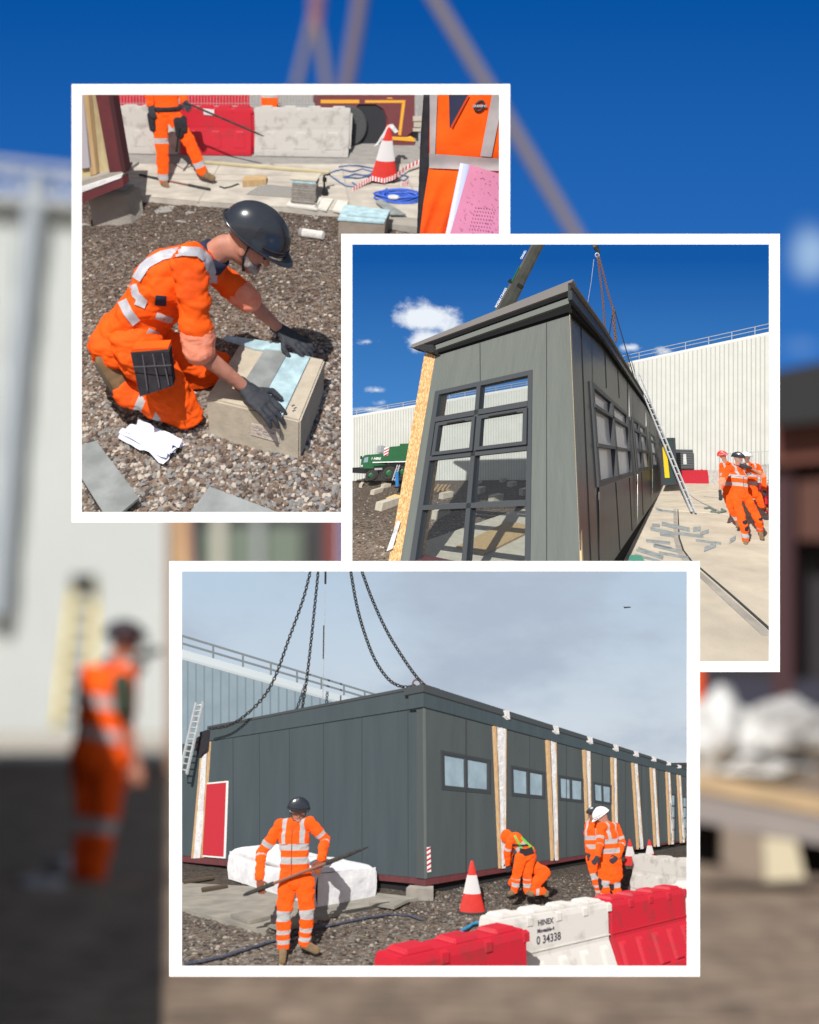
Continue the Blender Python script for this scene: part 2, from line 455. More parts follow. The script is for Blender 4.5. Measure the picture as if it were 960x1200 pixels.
def folds(m, amp, sc=9, seed=0):
    for i,v in enumerate(m.v):
        p=V3((v.x*sc+seed, v.y*sc, v.z*sc*1.9))
        k=noise.noise(p)+.6*abs(noise.noise(p*2.1))-.25
        m.v[i]=v+m.n[i]*k*amp
def seg_t(p,a,b):
    d=b-a; L2=max(d.length_squared,1e-9); t=(p-a).dot(d)/L2; tc=min(max(t,0),1)
    return t,(p-(a+d*tc)).length
def hand(m, wr, tip, back, s=1.0, spread=.35, curl=.5, thumb=1):
    """palm, four unequal bent fingers and a thumb leaving the side of the palm"""
    d=(tip-wr).normalized(); n=(back-d*back.dot(d)).normalized(); u=d.cross(n)*thumb
    pe=wr+d*.095*s
    m.cap2(wr, wr+d*.03*s, (.030*s,.021*s), (.034*s,.019*s), side=u)
    m.cap2(wr+d*.03*s, pe-d*.02*s, (.038*s,.017*s), (.040*s,.014*s), side=u)
    for k,(off,L) in enumerate(((-.030,.068),(-.010,.078),(.010,.074),(.029,.058))):
        b=pe+u*off*s-d*.01*s; dd=(d+u*off*spread*6).normalized()
        p1=b+dd*L*.45*s-n*L*.12*curl*s
        p2=p1+(dd-n*curl*.9).normalized()*L*.33*s
        p3=p2+(dd-n*curl*1.8).normalized()*L*.27*s
        m.cap2(b,p1,.0098*s,.0092*s,seg=8); m.cap2(p1,p2,.0092*s,.0085*s,seg=8); m.cap2(p2,p3,.0085*s,.0072*s,seg=8)
    b=wr+d*.035*s-u*.030*s
    p1=b+(d*.6-u*.75-n*.2).normalized()*.040*s; p2=p1+(d*.9-u*.15-n*.5*curl).normalized()*.036*s
    m.cap2(b,p1,.013*s,.0115*s,seg=8); m.cap2(p1,p2,.0115*s,.009*s,seg=8)

def helmet(S, root, c, up, fwd, s, m_, goggles=False):
    up=up.normalized(); fwd=(fwd-up*fwd.dot(up)).normalized(); sd=fwd.cross(up)
    rot=Matrix((sd,fwd,up)).transposed()
    h=M(); h.smooth=True; n,k=28,12
    def P(a,b):     # a around, b up
        r=math.cos(b); x=.126*math.cos(a)*r; y=.152*math.sin(a)*r; z=.128*math.sin(b)
        if math.sin(a)>0 : y*=1.03
        ridge=.006*max(0,1-abs(math.cos(a)*r)/.14)*math.sin(b)
        return c+rot@(V3((x,y,z+ridge-.012))*s)
    h.grid(lambda u,v: P(u*2*math.pi, v*math.pi/2*.995), n, k)
    # brim, thicker and longer at the front
    def B(u,v):
        a=u*2*math.pi; f=max(0,math.sin(a)); e=(.010+.045*f**3)
        r=v*2*math.pi
        return c+rot@(V3(((.121+e*.5+e*.5*math.cos(r))*math.cos(a),(.149+e*.5+e*.5*math.cos(r))*math.sin(a)*1.02,-.016+.006*math.sin(r)-.012*f**2))*s)
    h.grid(B, 32, 6)
    o=h.build('helmet', m_, root, S)
    b=M(); b.tube([c+rot@(V3((.131*math.cos(t),.153*math.sin(t),.012))*s) for t in [R(q) for q in range(20,161,10)]], .006*s, 6)
    if o: b.build('rim', BLACKC if m_ is HELB else STEEL, o, S)
    if goggles and o:
        g=M(); g.smooth=True
        g.tube([c+rot@(V3((.135*math.cos(t),.158*math.sin(t),.018+.02*math.sin(t)))*s) for t in [R(q) for q in range(0,181,12)]], .013*s, 8)
        g.build('goggles', EYE_M, o, S)
        lp=M(); lp.tube([c+rot@(V3((.139*math.cos(t),.160*math.sin(t),.045))*s) for t in [R(q) for q in range(-20,60,10)]], .0035*s, 5); lp.build('trim', mat('red_trim',(.5,.08,.06),.5), o, S)
    return o

def person(S, label, Y0, J, s=1.0, look=(0,-1,0), helm=HELB, sleeves='long', skin=SKIN, gloves=GLOVE, vox=.013, tapes=(),
           back=(0,-1,0), group=None, top='jacket', curl=.8, beard=False, goggles=False, hands=True, headup=None, harness=False,
           boots=BOOT, hem=.10, cuffs=False, thick=1.0, fold=.010, thumb=(1,-1), tcol=None, headless=False, knees=False, handk=1.08, strap=False, zipd=False, hraise=.034, boot_len=.26, seed=1):
    g={}
    for k,q in J.items():
        g[k]=q if isinstance(q,V3) else S.V(q[0],q[1],Y0+(q[2] if len(q)>2 else 0))
    look=V3(look).normalized(); back=V3(back)
    feet=[g[k] for k in ('anA','anB') if k in g] or [g['pelvis']]
    base=sum(feet,V3())/len(feet); base=V3((base.x,base.y,min(f.z for f in feet)-.08*s))
    root=thing('person', label, 'person', base, S, group)
    t=thick
    side=(g['shB']-g['shA']).normalized(); hside=(g['hipB']-g['hipA']).normalized() if 'hipA' in g else side
    waist=g['pelvis'].lerp(g['chest'],.42)
    up=V3(headup).normalized() if headup else (g['head']-g['neck']).normalized()
    fw=(look-up*look.dot(up)).normalized(); hs_=fw.cross(up)
    hrot=Matrix((hs_,fw,up)).transposed()
    def torso(m, e):
        m.cap2(g['pelvis'],waist,((.150*s*t+e),(.105*s*t+e)),((.140*s*t+e),(.098*s*t+e)),side=hside)
        m.cap2(waist,g['chest'],((.140*s*t+e),(.100*s*t+e)),((.158*s*t+e),(.112*s*t+e)),side=side)
        a=g['shA'].lerp(g['shB'],.12); b=g['shA'].lerp(g['shB'],.88)
        m.cap2(a,b,.060*s+e,.060*s+e)
        m.cap2(g['chest'],(g['shA']+g['shB'])/2,((.150*s+e),(.105*s+e)),((.11*s+e),(.065*s+e)),side=side)
    def arm(m, X, e, full=1.0):
        m.cap2(g['sh'+X],g['el'+X],.052*s+e,.041*s+e)
        w=g['el'+X].lerp(g['wr'+X],full)
        m.cap2(g['el'+X],w,.041*s+e,(.041+( .027-.041)*full)*s+e)
    def leg(m, X, e, full=1.0):
        m.cap2(g['hip'+X],g['kn'+X],.080*s*t+e,.058*s+e)
        if 'an'+X in g:
            m.cap2(g['kn'+X],g['kn'+X].lerp(g['an'+X],.35),.053*s+e,.056*s+e)
            w=g['kn'+X].lerp(g['an'+X],full)
            m.cap2(g['kn'+X].lerp(g['an'+X],.3),w,.055*s+e,.037*s+e*1.15)
    b=M(); torso(b,0)
    for X in 'AB':
        if 'el'+X in g: arm(b,X,0); b.cap2(g['wr'+X],g['wr'+X].lerp(g['hd'+X],.25),.022*s,.015*s)
        if 'kn'+X in g: leg(b,X,0)
    if not headless:
        hc=g['head']; at=lambda x,y,z: hc+hrot@(V3((x,y,z))*s)
        b.cap2((g['shA']+g['shB'])/2, g['neck'], .065*s, .054*s); b.cap2(g['neck'], hc-up*.03*s, .054*s, .060*s)
        b.ell(hc,(.075*s,.095*s,.112*s),hrot)
        b.cap2(at(0,.035,-.06), at(0,.062,-.095), .045*s, .030*s)      # jaw and chin
        b.cap2(at(0,.088,.01), at(0,.112,-.030), .010*s, .016*s, seg=8) # nose
        b.cap2(at(-.035,.082,.022), at(.035,.082,.022), .012*s, .012*s, seg=8) # brow
        for q in (-1,1): b.cap2(at(.080*q,-.004,.015), at(.083*q,.0,-.028), (.010*s,.020*s), (.009*s,.014*s), side=hs_, seg=8)
    bm_=remesh(b, vox, 3)
    bo=bm_.build('body', skin, root, S)
    if not headless and bo:
        for q in (-1,1):
            e=M(); e.ell(at(.031*q,.0865,.002),(.012*s,.009*s,.008*s),hrot,8,6); e.build('eye', EYE_M, bo, S)
        e=M(); e.cap2(at(-.022,.093,-.062),at(.022,.093,-.062),.006*s,.006*s,seg=6); e.build('mouth', mat('lips',(.32,.10,.09),.6), bo, S)
    if beard:
        e=M(); e.cap2(at(-.055,.045,-.055),at(0,.085,-.088),.019*s,.024*s); e.cap2(at(.055,.045,-.055),at(0,.085,-.088),.019*s,.024*s)
        e.cap2(at(-.066,.015,-.02),at(-.055,.04,-.06),.011*s,.016*s); e.cap2(at(.066,.015,-.02),at(.055,.04,-.06),.011*s,.016*s)
        r=remesh(e,.006,2); r.build('beard', BEARD, root, S)
    if strap:
        st=M()
        for q in (-1,1): st.tube([at(.082*q,.0,.05),at(.083*q,.012,-.03),at(.055*q,.045,-.095),at(0,.055,-.118)],.005*s,6)
        st.build('chin_strap', BLACKC, root, S)
    # top
    j=M(); e0=.020*s
    torso(j,e0)
    hem_p=g['pelvis']+(g['pelvis']-g['chest']).normalized()*hem*s*.5
    j.cap2(g['pelvis'],hem_p,((.155*s*t+e0),(.112*s*t+e0)),((.157*s*t+e0),(.115*s*t+e0)),side=hside)
    full=1.0 if sleeves=='long' else 0.0
    for X in 'AB':
        if 'el'+X in g:
            if sleeves=='long': arm(j,X,.024*s,.97)
            else:
                q=g['sh'+X].lerp(g['el'+X],.86); j.cap2(g['sh'+X],q,.055*s+.018*s,.050*s+.018*s)
    if not headless: j.cap2((g['shA']+g['shB'])/2,g['neck'].lerp((g['shA']+g['shB'])/2,.3 if sleeves=='long' else .62),.080*s,.070*s)
    jm=remesh(j, vox*.9, 3); folds(jm,fold*s,9,seed)
    segs=[('torso',g['pelvis'],g['neck'],.16*s)]
    for X in 'AB':
        if 'el'+X in g: segs+=[('up'+X,g['sh'+X],g['el'+X],.05*s),('lo'+X,g['el'+X],g['wr'+X],.04*s)]
        if 'kn'+X in g: segs+=[('th'+X,g['hip'+X],g['kn'+X],.08*s)]
        if 'an'+X in g: segs+=[('sh'+X+'in',g['kn'+X],g['an'+X],.05*s)]
    def tapeval(vs, names):
        ss=[q for q in segs if q[0] in names]; out=[]
        smid=(g['shA']+g['shB'])/2
        for v in vs:
            best=None
            for nme,a,b2,r in ss:
                tt,d=seg_t(v,a,b2); d-=r
                if best is None or d<best[0]: best=(d,nme,tt,(b2-a).length)
            val=-.1
            for tp in tapes:
                if tp[0]==best[1]:
                    val=max(val,min(best[2]-tp[1],tp[2]-best[2])*best[3])
                elif tp[0]=='stripe' and best[1]=='torso':
                    u=(v-smid).dot(side)
                    val=max(val,min(.024*s-abs(abs(u)-tp[1]*s),(best[2]-tp[2])*best[3]))
            out.append(val)
        return out
    if top=='jacket':
        tv=tapeval(jm.v,['torso','upA','upB','loA','loB'])
        jo=jm.build('jacket' if sleeves=='long' else 'shirt', ORANGE, root, S, tape=tv)
    g['_jm']=jm
    if sleeves=='long' and jo:
        for X in 'AB':
            if 'el'+X in g:
                c=M(); d=(g['wr'+X]-g['el'+X]).normalized(); c.lathe(g['el'+X].lerp(g['wr'+X],.95),[(.036*s,0),(.050*s,0),(.047*s,.03*s),(.036*s,.03*s)],14,ax=d); c.build('cuff', ORANGE2, jo, S)
    if zipd and jo:      # front zip and pocket flaps lie on the cloth
        fr=side.cross((g['neck']-g['pelvis'])).normalized(); fr = fr if fr.dot(look)>0 else -fr
        bvj=BVHTree.FromPolygons([tuple(v) for v in jm.v], jm.f)
        def onb(p,lift):
            loc,no,_,dd=bvj.ray_cast(p+fr*.6*s,-fr); return (loc+fr*lift) if loc is not None else p+fr*.13*s
        a0=g['neck'].lerp(g['pelvis'],.14); a1=hem_p
        z=M(); z.tube([onb(a0.lerp(a1,k/9),.002) for k in range(10)],.006*s,5); z.build('zip', mat('zip_dark',(.20,.06,.02),.7), jo, S)
        for q in (-1,1):
            for tt,w_ in ((.30,.05),(.86,.065)):
                c=a0.lerp(a1,tt); z=M(); z.tube([onb(c+side*(q*.095-w_)*s,.001),onb(c+side*q*.095*s,.001),onb(c+side*(q*.095+w_)*s,.001)],.0045*s,5); z.build('pocket_seam', mat('seam_orange2',(.50,.05,.008),.8), jo, S)
    if cuffs and jo:
        for X in 'AB':
            if 'el'+X in g:
                c=M(); a=g['sh'+X].lerp(g['el'+X],.74); b2=g['sh'+X].lerp(g['el'+X],.97)
                c.cap2(a,b2,.073*s,.070*s); r=remesh(c,vox*.7,1); folds(r,.006*s,16); r.build('cuff', CUFFPINK, jo, S)
    if not headless and jo:
        c=M(); a=(g['shA']+g['shB'])/2; d=(g['neck']-a).normalized()
        c.lathe(g['neck'].lerp(a,.55),[(.060*s,-.02*s),(.082*s,-.02*s),(.074*s,.035*s),(.058*s,.035*s)],18,ax=d); c.build('collar', NAVY if sleeves!='long' else ORANGE2, jo, S)
    # trousers
    if 'knA' in g:
        l=M()
        l.cap2(g['pelvis']-(g['pelvis']-waist)*.5,g['pelvis'],((.150*s*t),(.110*s*t)),((.160*s*t),(.120*s*t)),side=hside)
        l.cap2(g['hipA'],g['hipB'],.088*s*t,.088*s*t)
        for X in 'AB': leg(l,X,.028*s,.96)
        lm=remesh(l, vox*.9, 3); folds(lm,fold*1.2*s,8,seed+5)
        tv=tapeval(lm.v,['thA','thB','shAin','shBin'])
        to=lm.build('trousers', ORANGE, root, S, tape=tv)
        if knees and to:
            for X in 'AB':
                k=M(); kk=g['kn'+X]; k.cap2(kk.lerp(g['hip'+X],.13),kk.lerp(g['an'+X],.22),.079*s,.074*s); r=remesh(k,vox,1)
                # a pad on the front half only
                k=M(); lk=V3((look.x,look.y,0)).normalized(); k.cap2(kk.lerp(g['hip'+X],.12)+lk*.052*s,kk.lerp(g['an'+X],.24)+lk*.046*s,(.058*s,.050*s),(.054*s,.048*s),side=hside); k.build('knee_pad', BLACKC, to, S)
        for X in 'AB':
            if 'an'+X in g and 'to'+X in g:
                a,tt=g['an'+X],g['to'+X]; d=(tt-a); dn=d.normalized()
                k=M(); k.cap2(a+(g['kn'+X]-a).normalized()*.07*s,a-V3((0,0,.0)),.052*s,.050*s)
                heel=a-dn*.02*s; 
                k.cap2(heel,a.lerp(tt,.55),(.045*s,.045*s),(.046*s,.042*s)); k.cap2(a.lerp(tt,.5),tt,(.046*s,.040*s),(.043*s,.032*s))
                r=remesh(k,vox*.7,2); bo2=r.build('boot', boots, root, S)
                if bo2:
                    dwn=-(V3((0,0,1))-dn*dn.z).normalized()
                    k=M(); k.cap2(heel+dwn*.040*s,tt+dwn*.030*s,(.046*s,.012*s),(.042*s,.012*s),side=dn.cross(dwn)); k.build('sole', SOLE, bo2, S)
    # hands
    for i,X in enumerate('AB'):
        if 'el'+X in g and 'hd'+X in g and hands:
            k=M(); bk=g.get('bk'+X, back) if not isinstance(J.get('bk'+X),tuple) else V3(J['bk'+X])
            hand(k,g['wr'+X]+(g['hd'+X]-g['wr'+X])*.08,g['hd'+X],bk,s*handk,curl=curl,thumb=thumb[i])
            d=(g['wr'+X]-g['hd'+X]).normalized()
            if gloves: k.cap2(g['wr'+X]+d*.03*s,g['wr'+X],.034*s,.032*s)
            r=remesh(k,min(vox*.45,.0065),1); r.build('glove' if gloves else 'hand', gloves or skin, root, S)
    if helm and not headless:
        helmet(S, root, g['head']+up*hraise*s-fw*.005*s, up, fw, s, helm, goggles)
    return root, g
def ribbon_on(S, bvh, poly, w, name, m_, parent, lift=.006, th=.004, n=10):
    """a tape sewn on cloth: follows the cloth surface along a picked line, w metres wide"""
    pts=[]
    e=S.eye(); P=[V3((*q,0)) for q in poly]
    for i in range(len(P)-1):
        for k in range(n): pts.append(P[i].lerp(P[i+1],k/n))
    pts.append(P[-1])
    rows=[]; 
    for i,p in enumerate(pts):
        d=(pts[min(i+1,len(pts)-1)]-pts[max(i-1,0)]).normalized(); nn=V3((-d.y,d.x,0))
        row=[]
        for k in (-1,-.5,0,.5,1):
            q=p+nn*w*k
            r=S.ray(q.x,q.y).normalized(); loc,no,_,dist=bvh.ray_cast(e,r)
            if loc is None: row=None; break
            row.append(loc-r*lift)
        if row: rows.append(row)
    if len(rows)<2: return None
    m=M(); m.smooth=True
    m.grid(lambda u,v: rows[round(v*(len(rows)-1))][round(u*4)], 4, len(rows)-1)
    return m.build(name, m_, parent, S)
# ================================================================== lower scene: long grey building under an overcast sky
def px_grid(S, x0,y0,x1,y1,n,m_, zf):
    g=M()
    g.grid(lambda u,v: (lambda p: V3((p.x,p.y,zf(p))))(S.G(x0+(x1-x0)*u, y0+(y1-y0)*v)), n, m_)
    return g
def nz(p,sc,a): return noise.noise(V3((p.x*sc,p.y*sc,3.1)))*a
g=px_grid(S3,205,962,812,1140,140,70,lambda p:-.01+nz(p,3,.03)+nz(p,11,.016)); g.smooth=True
g.sm=[True]*len(g.f)
struct(g.build('gravel_ground', GRAVEL3, S=S3))
def frame(name,label,op,w,S):
    x0,y0,x1,y1=op; X0,Y0,X1,Y1=x0-w[0],y0-w[1],x1+w[2],y1+w[3]
    db,dt=S.d0-.012,S.d1+.014; t=thing(name,label,'picture frame',V3((0,0,0)),BG,'white frames round the three scenes')
    t.location=at_depth((x0+x1)/2,Y1,dt); t.matrix_world=Matrix.Translation(t.location)
    def P(x,y,o):   # top and left rails stand at the back of the scene, the bottom rail at its front edge, the right rail rakes between
        k=(y-Y0)/(Y1-Y0); D=(dt,dt+(db-dt)*k,db,dt)[cur]
        return at_depth(x,y,D+o)
    q=[(X0,Y0),(X1,Y0),(X1,Y1),(X0,Y1)]; i=[(x0,y0),(x1,y0),(x1,y1),(x0,y1)]
    for a in range(4):
        b=(a+1)%4; c=[q[a],q[b],i[b],i[a]]; cur=a
        m=M(); m.prism([P(x,y,0) for x,y in c],[P(x,y,.012) for x,y in c]); m.build('rail', WHITE, t)
frame('picture_frame','white frame around the long grey building with a man carrying a bar',O3,(15,12,15,12.7),S3)
frame('picture_frame','white frame around the tall corner window building under deep blue sky',O2,(13,12.5,12.7,12.5),S2)
frame('picture_frame','white frame around the man kneeling at a concrete block',O1,(12,12.5,12.8,12.3),S1)
# overcast sky
def sky_panel(name, m_, op, D):
    x0,y0,x1,y1=op; m=M(); m.grid(lambda u,v: at_depth(x0+(x1-x0)*u,y0+(y1-y0)*v,D),2,2); o=m.build(name,m_,S=BG); struct(o); return o
sky_panel('sky', sky_mat('overcast_sky',lin(202,210,217),lin(178,197,215),at_depth(0,900,18.71).z,at_depth(0,690,18.71).z,
   dict(scale=2.2,stretch=(1,1,2.2),lo=.40,hi=.66,col=lin(168,180,196),rough=.55)), O3, 18.712)
# warehouse with roof rail
PW=Plane(S3,V3((0,46,0)),V3((.62,-1,0)))
q=[(200,757),(452,830),(452,990),(200,990)]
w=thing('warehouse','pale blue grey ribbed warehouse with a railed roof behind the long building','warehouse',PW.hit(300,960),S3)
m=M(); slab(m,PW,q,-2,0); m.mat(1)
for k in range(26):
    u=k/26; slab(m,PW,q,0,.10,u,u+.006,0,1)
m.build('wall',[mat('blue_grey_cladding',(.24,.31,.36),.6,(.20,.27,.32),scale=.5),mat('blue_rib',(.16,.21,.25),.6)],w,S3)
m=M(); slab(m,PW,[(200,757),(452,830),(452,837),(200,766)],.1,.7); m.build('gutter',mat('pale_gutter',(.5,.56,.6),.5),w,S3)
m=M()
for a,b in (((200,741),(452,817.5)),((200,750),(452,824))): m.bar(PW.hit(*a),PW.hit(*b),.13,.13)
for k in range(8):
    x=213+k*38-(k*k*1.05); y=741+(x-200)*.3036; m.bar(PW.hit(x,y),PW.hit(x,y+18-(x-200)*.03),.12,.12)
m.build('roof_rail',mat('rail_grey',(.16,.19,.21),.5),w,S3)
m=M(); PD=Plane(S3,V3((0,80,0)),V3((0,-1,0))); slab(m,PD,[(766,897),(812,896),(812,990),(766,990)],-6,0)
m.mat(1); slab(m,PD,[(764,894.5),(812,893.5),(812,897.5),(764,898.5)],0,.8)
tag(m.build('dark_building',[CLADDARK,SEAM],S=S3),'dark flat roofed building beyond the far end of the long building','building')

# --- the long building
C3=S3.G(505,1052)
vL=S3.ray(-240,952); vL.z=0; vR=S3.ray(990,960); vR.z=0
PL=Plane(S3,C3,V3((-vL.y,vL.x,0))); PR=Plane(S3,C3,V3((vR.y,-vR.x,0)))
hb=thing('modular_building','long slate grey modular building with flat roof and boarded joints','building',C3,S3)
def lineY(a,b,x): return a[1]+(b[1]-a[1])*(x-a[0])/(b[0]-a[0])
LT=lambda x: lineY((245,867),(497,827.5),x); LB=lambda x: lineY((230,1004),(499,1029.5),x)
def RT(x):  # wall head under the fascia, right side
    return lineY((497,827.5),(990,960),x)+ (x-497)*(.0) 
# the right side lines meet at the far vanishing point
VR=(985,957)
def toV(x,y,X): return y+(VR[1]-y)*(X-x)/(VR[0]-x)
RTf=lambda X: toV(497,827.5,X); RBf=lambda X: toV(499,1029.5,X); RF=lambda X: toV(497,803.5,X)
m=M(); q=[(205,LT(205)),(497,LT(497)),(499,LB(499)),(205,LB(205))]; slab(m,PL,q,-.25,0)
m.mat(1)
for x in (273,304,339,379,424,478): 
    slab(m,PL,[(x-.35,LT(x)),(x+.35,LT(x)),(x+.7,LB(x)),(x,LB(x))],0,.006)
m.build('wall',[CLADBLUE,SEAM],hb,S3)
# right wall in pieces between the windows
m=M(); wins=[((517,879),(575.5,890.5),(575.5,930.5),(518,925.5)),((599,896.6),(639,904.7),(639,936.5),(600,933)),
      ((655,908),(684,912.8),(684,941),(656,938)),((695.7,916),(717,920),(717,943.5),(697,940.5))]
edges=[497]; 
def wallseg(xa,xb,ya=None,yb=None):
    ta=RTf(xa) if ya is None else ya[0]; tb=RTf(xb) if ya is None else ya[1]
    ba=RBf(xa) if yb is None else yb[0]; bb=RBf(xb) if yb is None else yb[1]
    slab(m,PR,[(xa,ta),(xb,tb),(xb,bb),(xa,ba)],-.2,0)
cur=497
for wq in wins:
    xa,xb=wq[0][0],wq[1][0]
    wallseg(cur,xa); wallseg(xa,xb,None,(wq[0][1],wq[1][1])); wallseg(xa,xb,(wq[3][1],wq[2][1]),None); cur=xb
wallseg(cur,806)
m.mat(1)
for x in (546,547.0,621,664,706,733,752,772): 
    slab(m,PR,[(x-.3,RTf(x)),(x+.3,RTf(x)),(x+.3,RBf(x)),(x-.3,RBf(x))],0,.006)
m.build('wall',[mat('mid_grey_cladding',(.066,.080,.084),.45,(.050,.062,.066),scale=1.6,stretch=(1.5,1.5,.25),detail=8,ramp=(.3,.75),bump=.03,bscale=4),SEAM],hb,S3)
# corner trim
m=M(); slab(m,PR,[(496,828),(499,829),(500.6,1029.6),(498,1030)],0,.012); m.build('corner_trim',CLADGREY,hb,S3)
# fascia and roof edge
m=M(); LF=lambda x: lineY((243,852.5),(497,803.5),x)
slab(m,PL,[(243,LF(243)),(497.5,LF(497.5)),(497.5,828),(243,868.5)],-.3,.10)
slab(m,PR,[(496.5,RF(496.5)),(806,RF(806)),(806,RTf(806)+1.2),(496.5,828)],-.3,.10)
m.mat(1)
slab(m,PL,[(243,LF(243)-1.4),(497.5,LF(497.5)-1.8),(497.5,LF(497.5)+1.8),(243,LF(243)+1)],-.35,.16)
slab(m,PR,[(496.5,RF(496.5)-1.8),(806,RF(806)-.6),(806,RF(806)+1.5),(496.5,RF(496.5)+7)],-.35,.17)
m.mat(2); slab(m,PR,[(496.5,RF(496.5)+7),(806,RF(806)+1.5),(806,RF(806)+2.2),(496.5,RF(496.5)+9)],0,.105)
m.build('fascia',[CLADBLUE,mat('roof_edge',(.045,.055,.062),.5),SEAM],hb,S3)
m=M(); A=PL.hit(243,LF(243),-.2); B=PL.hit(497,LF(497),-.2); C=PR.hit(806,RF(806),-.2); Dd=C+(A-B); m.prism([A,B,C,Dd],[p-V3((0,0,.2)) for p in (A,B,C,Dd)])
m.build('roof',mat('roof_grey',(.06,.065,.07),.8),hb,S3)
# base beam, and black sheets put in for shade on the underside
m=M(); slab(m,PL,[(205,LB(205)+.6),(499,LB(499)),(499,LB(499)+7.5),(205,LB(205)+7.5)],-.3,-.03)
slab(m,PR,[(499,LB(499)),(806,RBf(806)),(806,RBf(806)+1.5),(499,LB(499)+8.5)],-.3,-.03); m.build('base_beam',MAROON,hb,S3)
m=M(); slab(m,PL,[(205,1004),(494,1028),(494,1046),(205,1030)],-.5,-.4); slab(m,PR,[(504,1029),(806,986),(806,992),(504,1047)],-.5,-.4); m.build('underside_shade',DARK,hb,S3)
# windows
for i,wq in enumerate(wins):
    m=M(); qi=inset(wq,.04,.075); ring(m,PR,wq,qi,-.06,.03); ring(m,PR,inset(wq,.04,.075),inset(wq,.065,.12),-.05,.012)
    slab(m,PR,wq,-.06,.03,.485,.53,.06,.94)
    f=m.build('window',FRAMEG,hb,S3)
    for u0,u1 in ((.065,.485),(.53,.935)):
        m=M(); slab(m,PR,wq,-.04,-.02,u0,u1,.11,.89); m.build('pane',SKYGLASS,f,S3)
for xa,xb,ya,yb in ((786.5,792,930,987),(800,805.5,933,984)):
    wq=((xa,ya),(xb,ya+1),(xb,yb-1),(xa,yb))
    m=M(); ring(m,PR,wq,inset(wq,.16,.03),.0,.05); 
    for k in range(1,4): slab(m,PR,wq,0,.05,0,1,k/4-.015,k/4+.015)
    f=m.build('window',FRAMEG,hb,S3); m=M(); slab(m,PR,wq,.0,.015,.16,.84,.03,.97); m.build('pane',SKYGLASS,f,S3)
# boarded joints, each its own timber edges and wrinkled membrane
def joint(P, xt0,xt1,yt,xb0,xb1,yb, fr=(.22,.86), seed=0):
    n=10; rnd=random.Random(seed)
    wq=[(xt0,yt),(xt1,yt+.8),(xb1,yb-.6),(xb0,yb)]
    m=M(); slab(m,P,wq,0,.07,0,fr[0]*.35,0,1); slab(m,P,wq,0,.06,fr[0]*.45,fr[0]*.8,0,.985); slab(m,P,wq,0,.07,fr[1]+.04,1,0,1)
    m.mat(1); slab(m,P,wq,0,.02,0,1,0,1)
    j=m.build('joint_board',[mat('joint_timber',(.42,.25,.12),.85,(.58,.40,.22),scale=9,stretch=(6,6,.6),bump=.2,bdist=.003),DARK],hb,S3)
    m=M(); m.smooth=True
    off=[[rnd.random() for _ in range(7)] for _ in range(15)]
    def fn(u,v):
        a,b=round(u*6),round(v*14)
        x,y=lerp2(wq,fr[0]+(fr[1]-fr[0])*(u*1.0)+ (off[b][a]-.5)*.05,v)
        return P.hit(x,y,.02+.07*off[b][a])
    m.grid(fn,6,14); m.sm=[True]*len(m.f)
    if j: m.build('membrane',MEMB,j,S3)
joint(PL,236,245,868,224,236.5,1006,seed=1)
m=M(); slab(m,PL,[(226,866),(236,862),(240,876),(233,888)],.05,.16); slab(m,PL,[(234,858),(243,855),(241,880),(236,884)],.1,.2); m.build('loose_membrane',BLACKC,hb,S3)
for k,(a,b,c,d) in enumerate(((579,594,587,593),(641,652,648,655),(684,692,690,694),(717,722.5,720.5,725),(741,746.5,748,754.5),(762.5,767.5,768,773.5),(781,785,785,790),(794,797.5,798.5,803))):
    joint(PR,a,b,RF(a)+7 if k<2 else RF(a)+3,c,d,RBf(c)+ (1.5 if k<4 else 3),(.20,.92) if k==0 else (.36,.92),seed=k+3)
    m=M(); x=b; slab(m,PR,[(x-3,RF(x)-2),(x+3-(k*.3),RF(x)-1),(x+4-k*.4,RF(x)+9-k),(x-1,RF(x)+5-k*.4)],.1,.2); m.build('torn_membrane',MEMB,hb,S3)
# red door
m=M(); dq=[(238,917.8),(266.3,915),(263,1006),(236,1003.8)]; slab(m,PL,dq,.005,.05); f=m.build('door',mat('door_edge_white',(.7,.7,.7),.5),hb,S3)
m=M(); slab(m,PL,inset(dq,.05,.02),.05,.06); m.build('door_panel',REDP,f,S3)
m=M(); ht=[(500,993),(504.6,992.4),(505.4,1021.6),(501,1022.2)]; slab(m,PR,ht,.004,.012); 
f=m.build('hazard_strip',mat('tape_white',(.75,.73,.73),.5),hb,S3)
m=M()
for k in range(5):
    v=k/5+.01; c=[lerp2(ht,0,v+.07),lerp2(ht,1,v),lerp2(ht,1,v+.085),lerp2(ht,0,v+.155)]; thick(m,PR,c,.013,.016)
m.build('stripe',REDP,f,S3)
# pads under it
def pad(S,label,q,z,mt,cat='concrete block',group=None,name='concrete_pad'):
    top,_=floor_poly(S,q,z,z); bot=[V3((p.x,p.y,-.02)) for p in top]
    m=M(); m.prism(top,bot); return tag(m.build(name,mt,S=S,bevel=.006),label,cat,group)
PADG='concrete pads the grey building stands on'
for q,l in (((476,1040.5,508,1042,508,1038,480,1037),'concrete pad under the near corner of the long building'),
            ((642,1011,654,1009,654,1006,643,1007.5),'small concrete pad below the second boarded joint'),):
    x=list(zip(q[::2],q[1::2])); 
    z=.22; pad(S3,l,[(x[0][0],x[0][1]),(x[1][0],x[1][1]),(x[2][0],x[2][1]),(x[3][0],x[3][1])],z,CONCG,group=PADG)
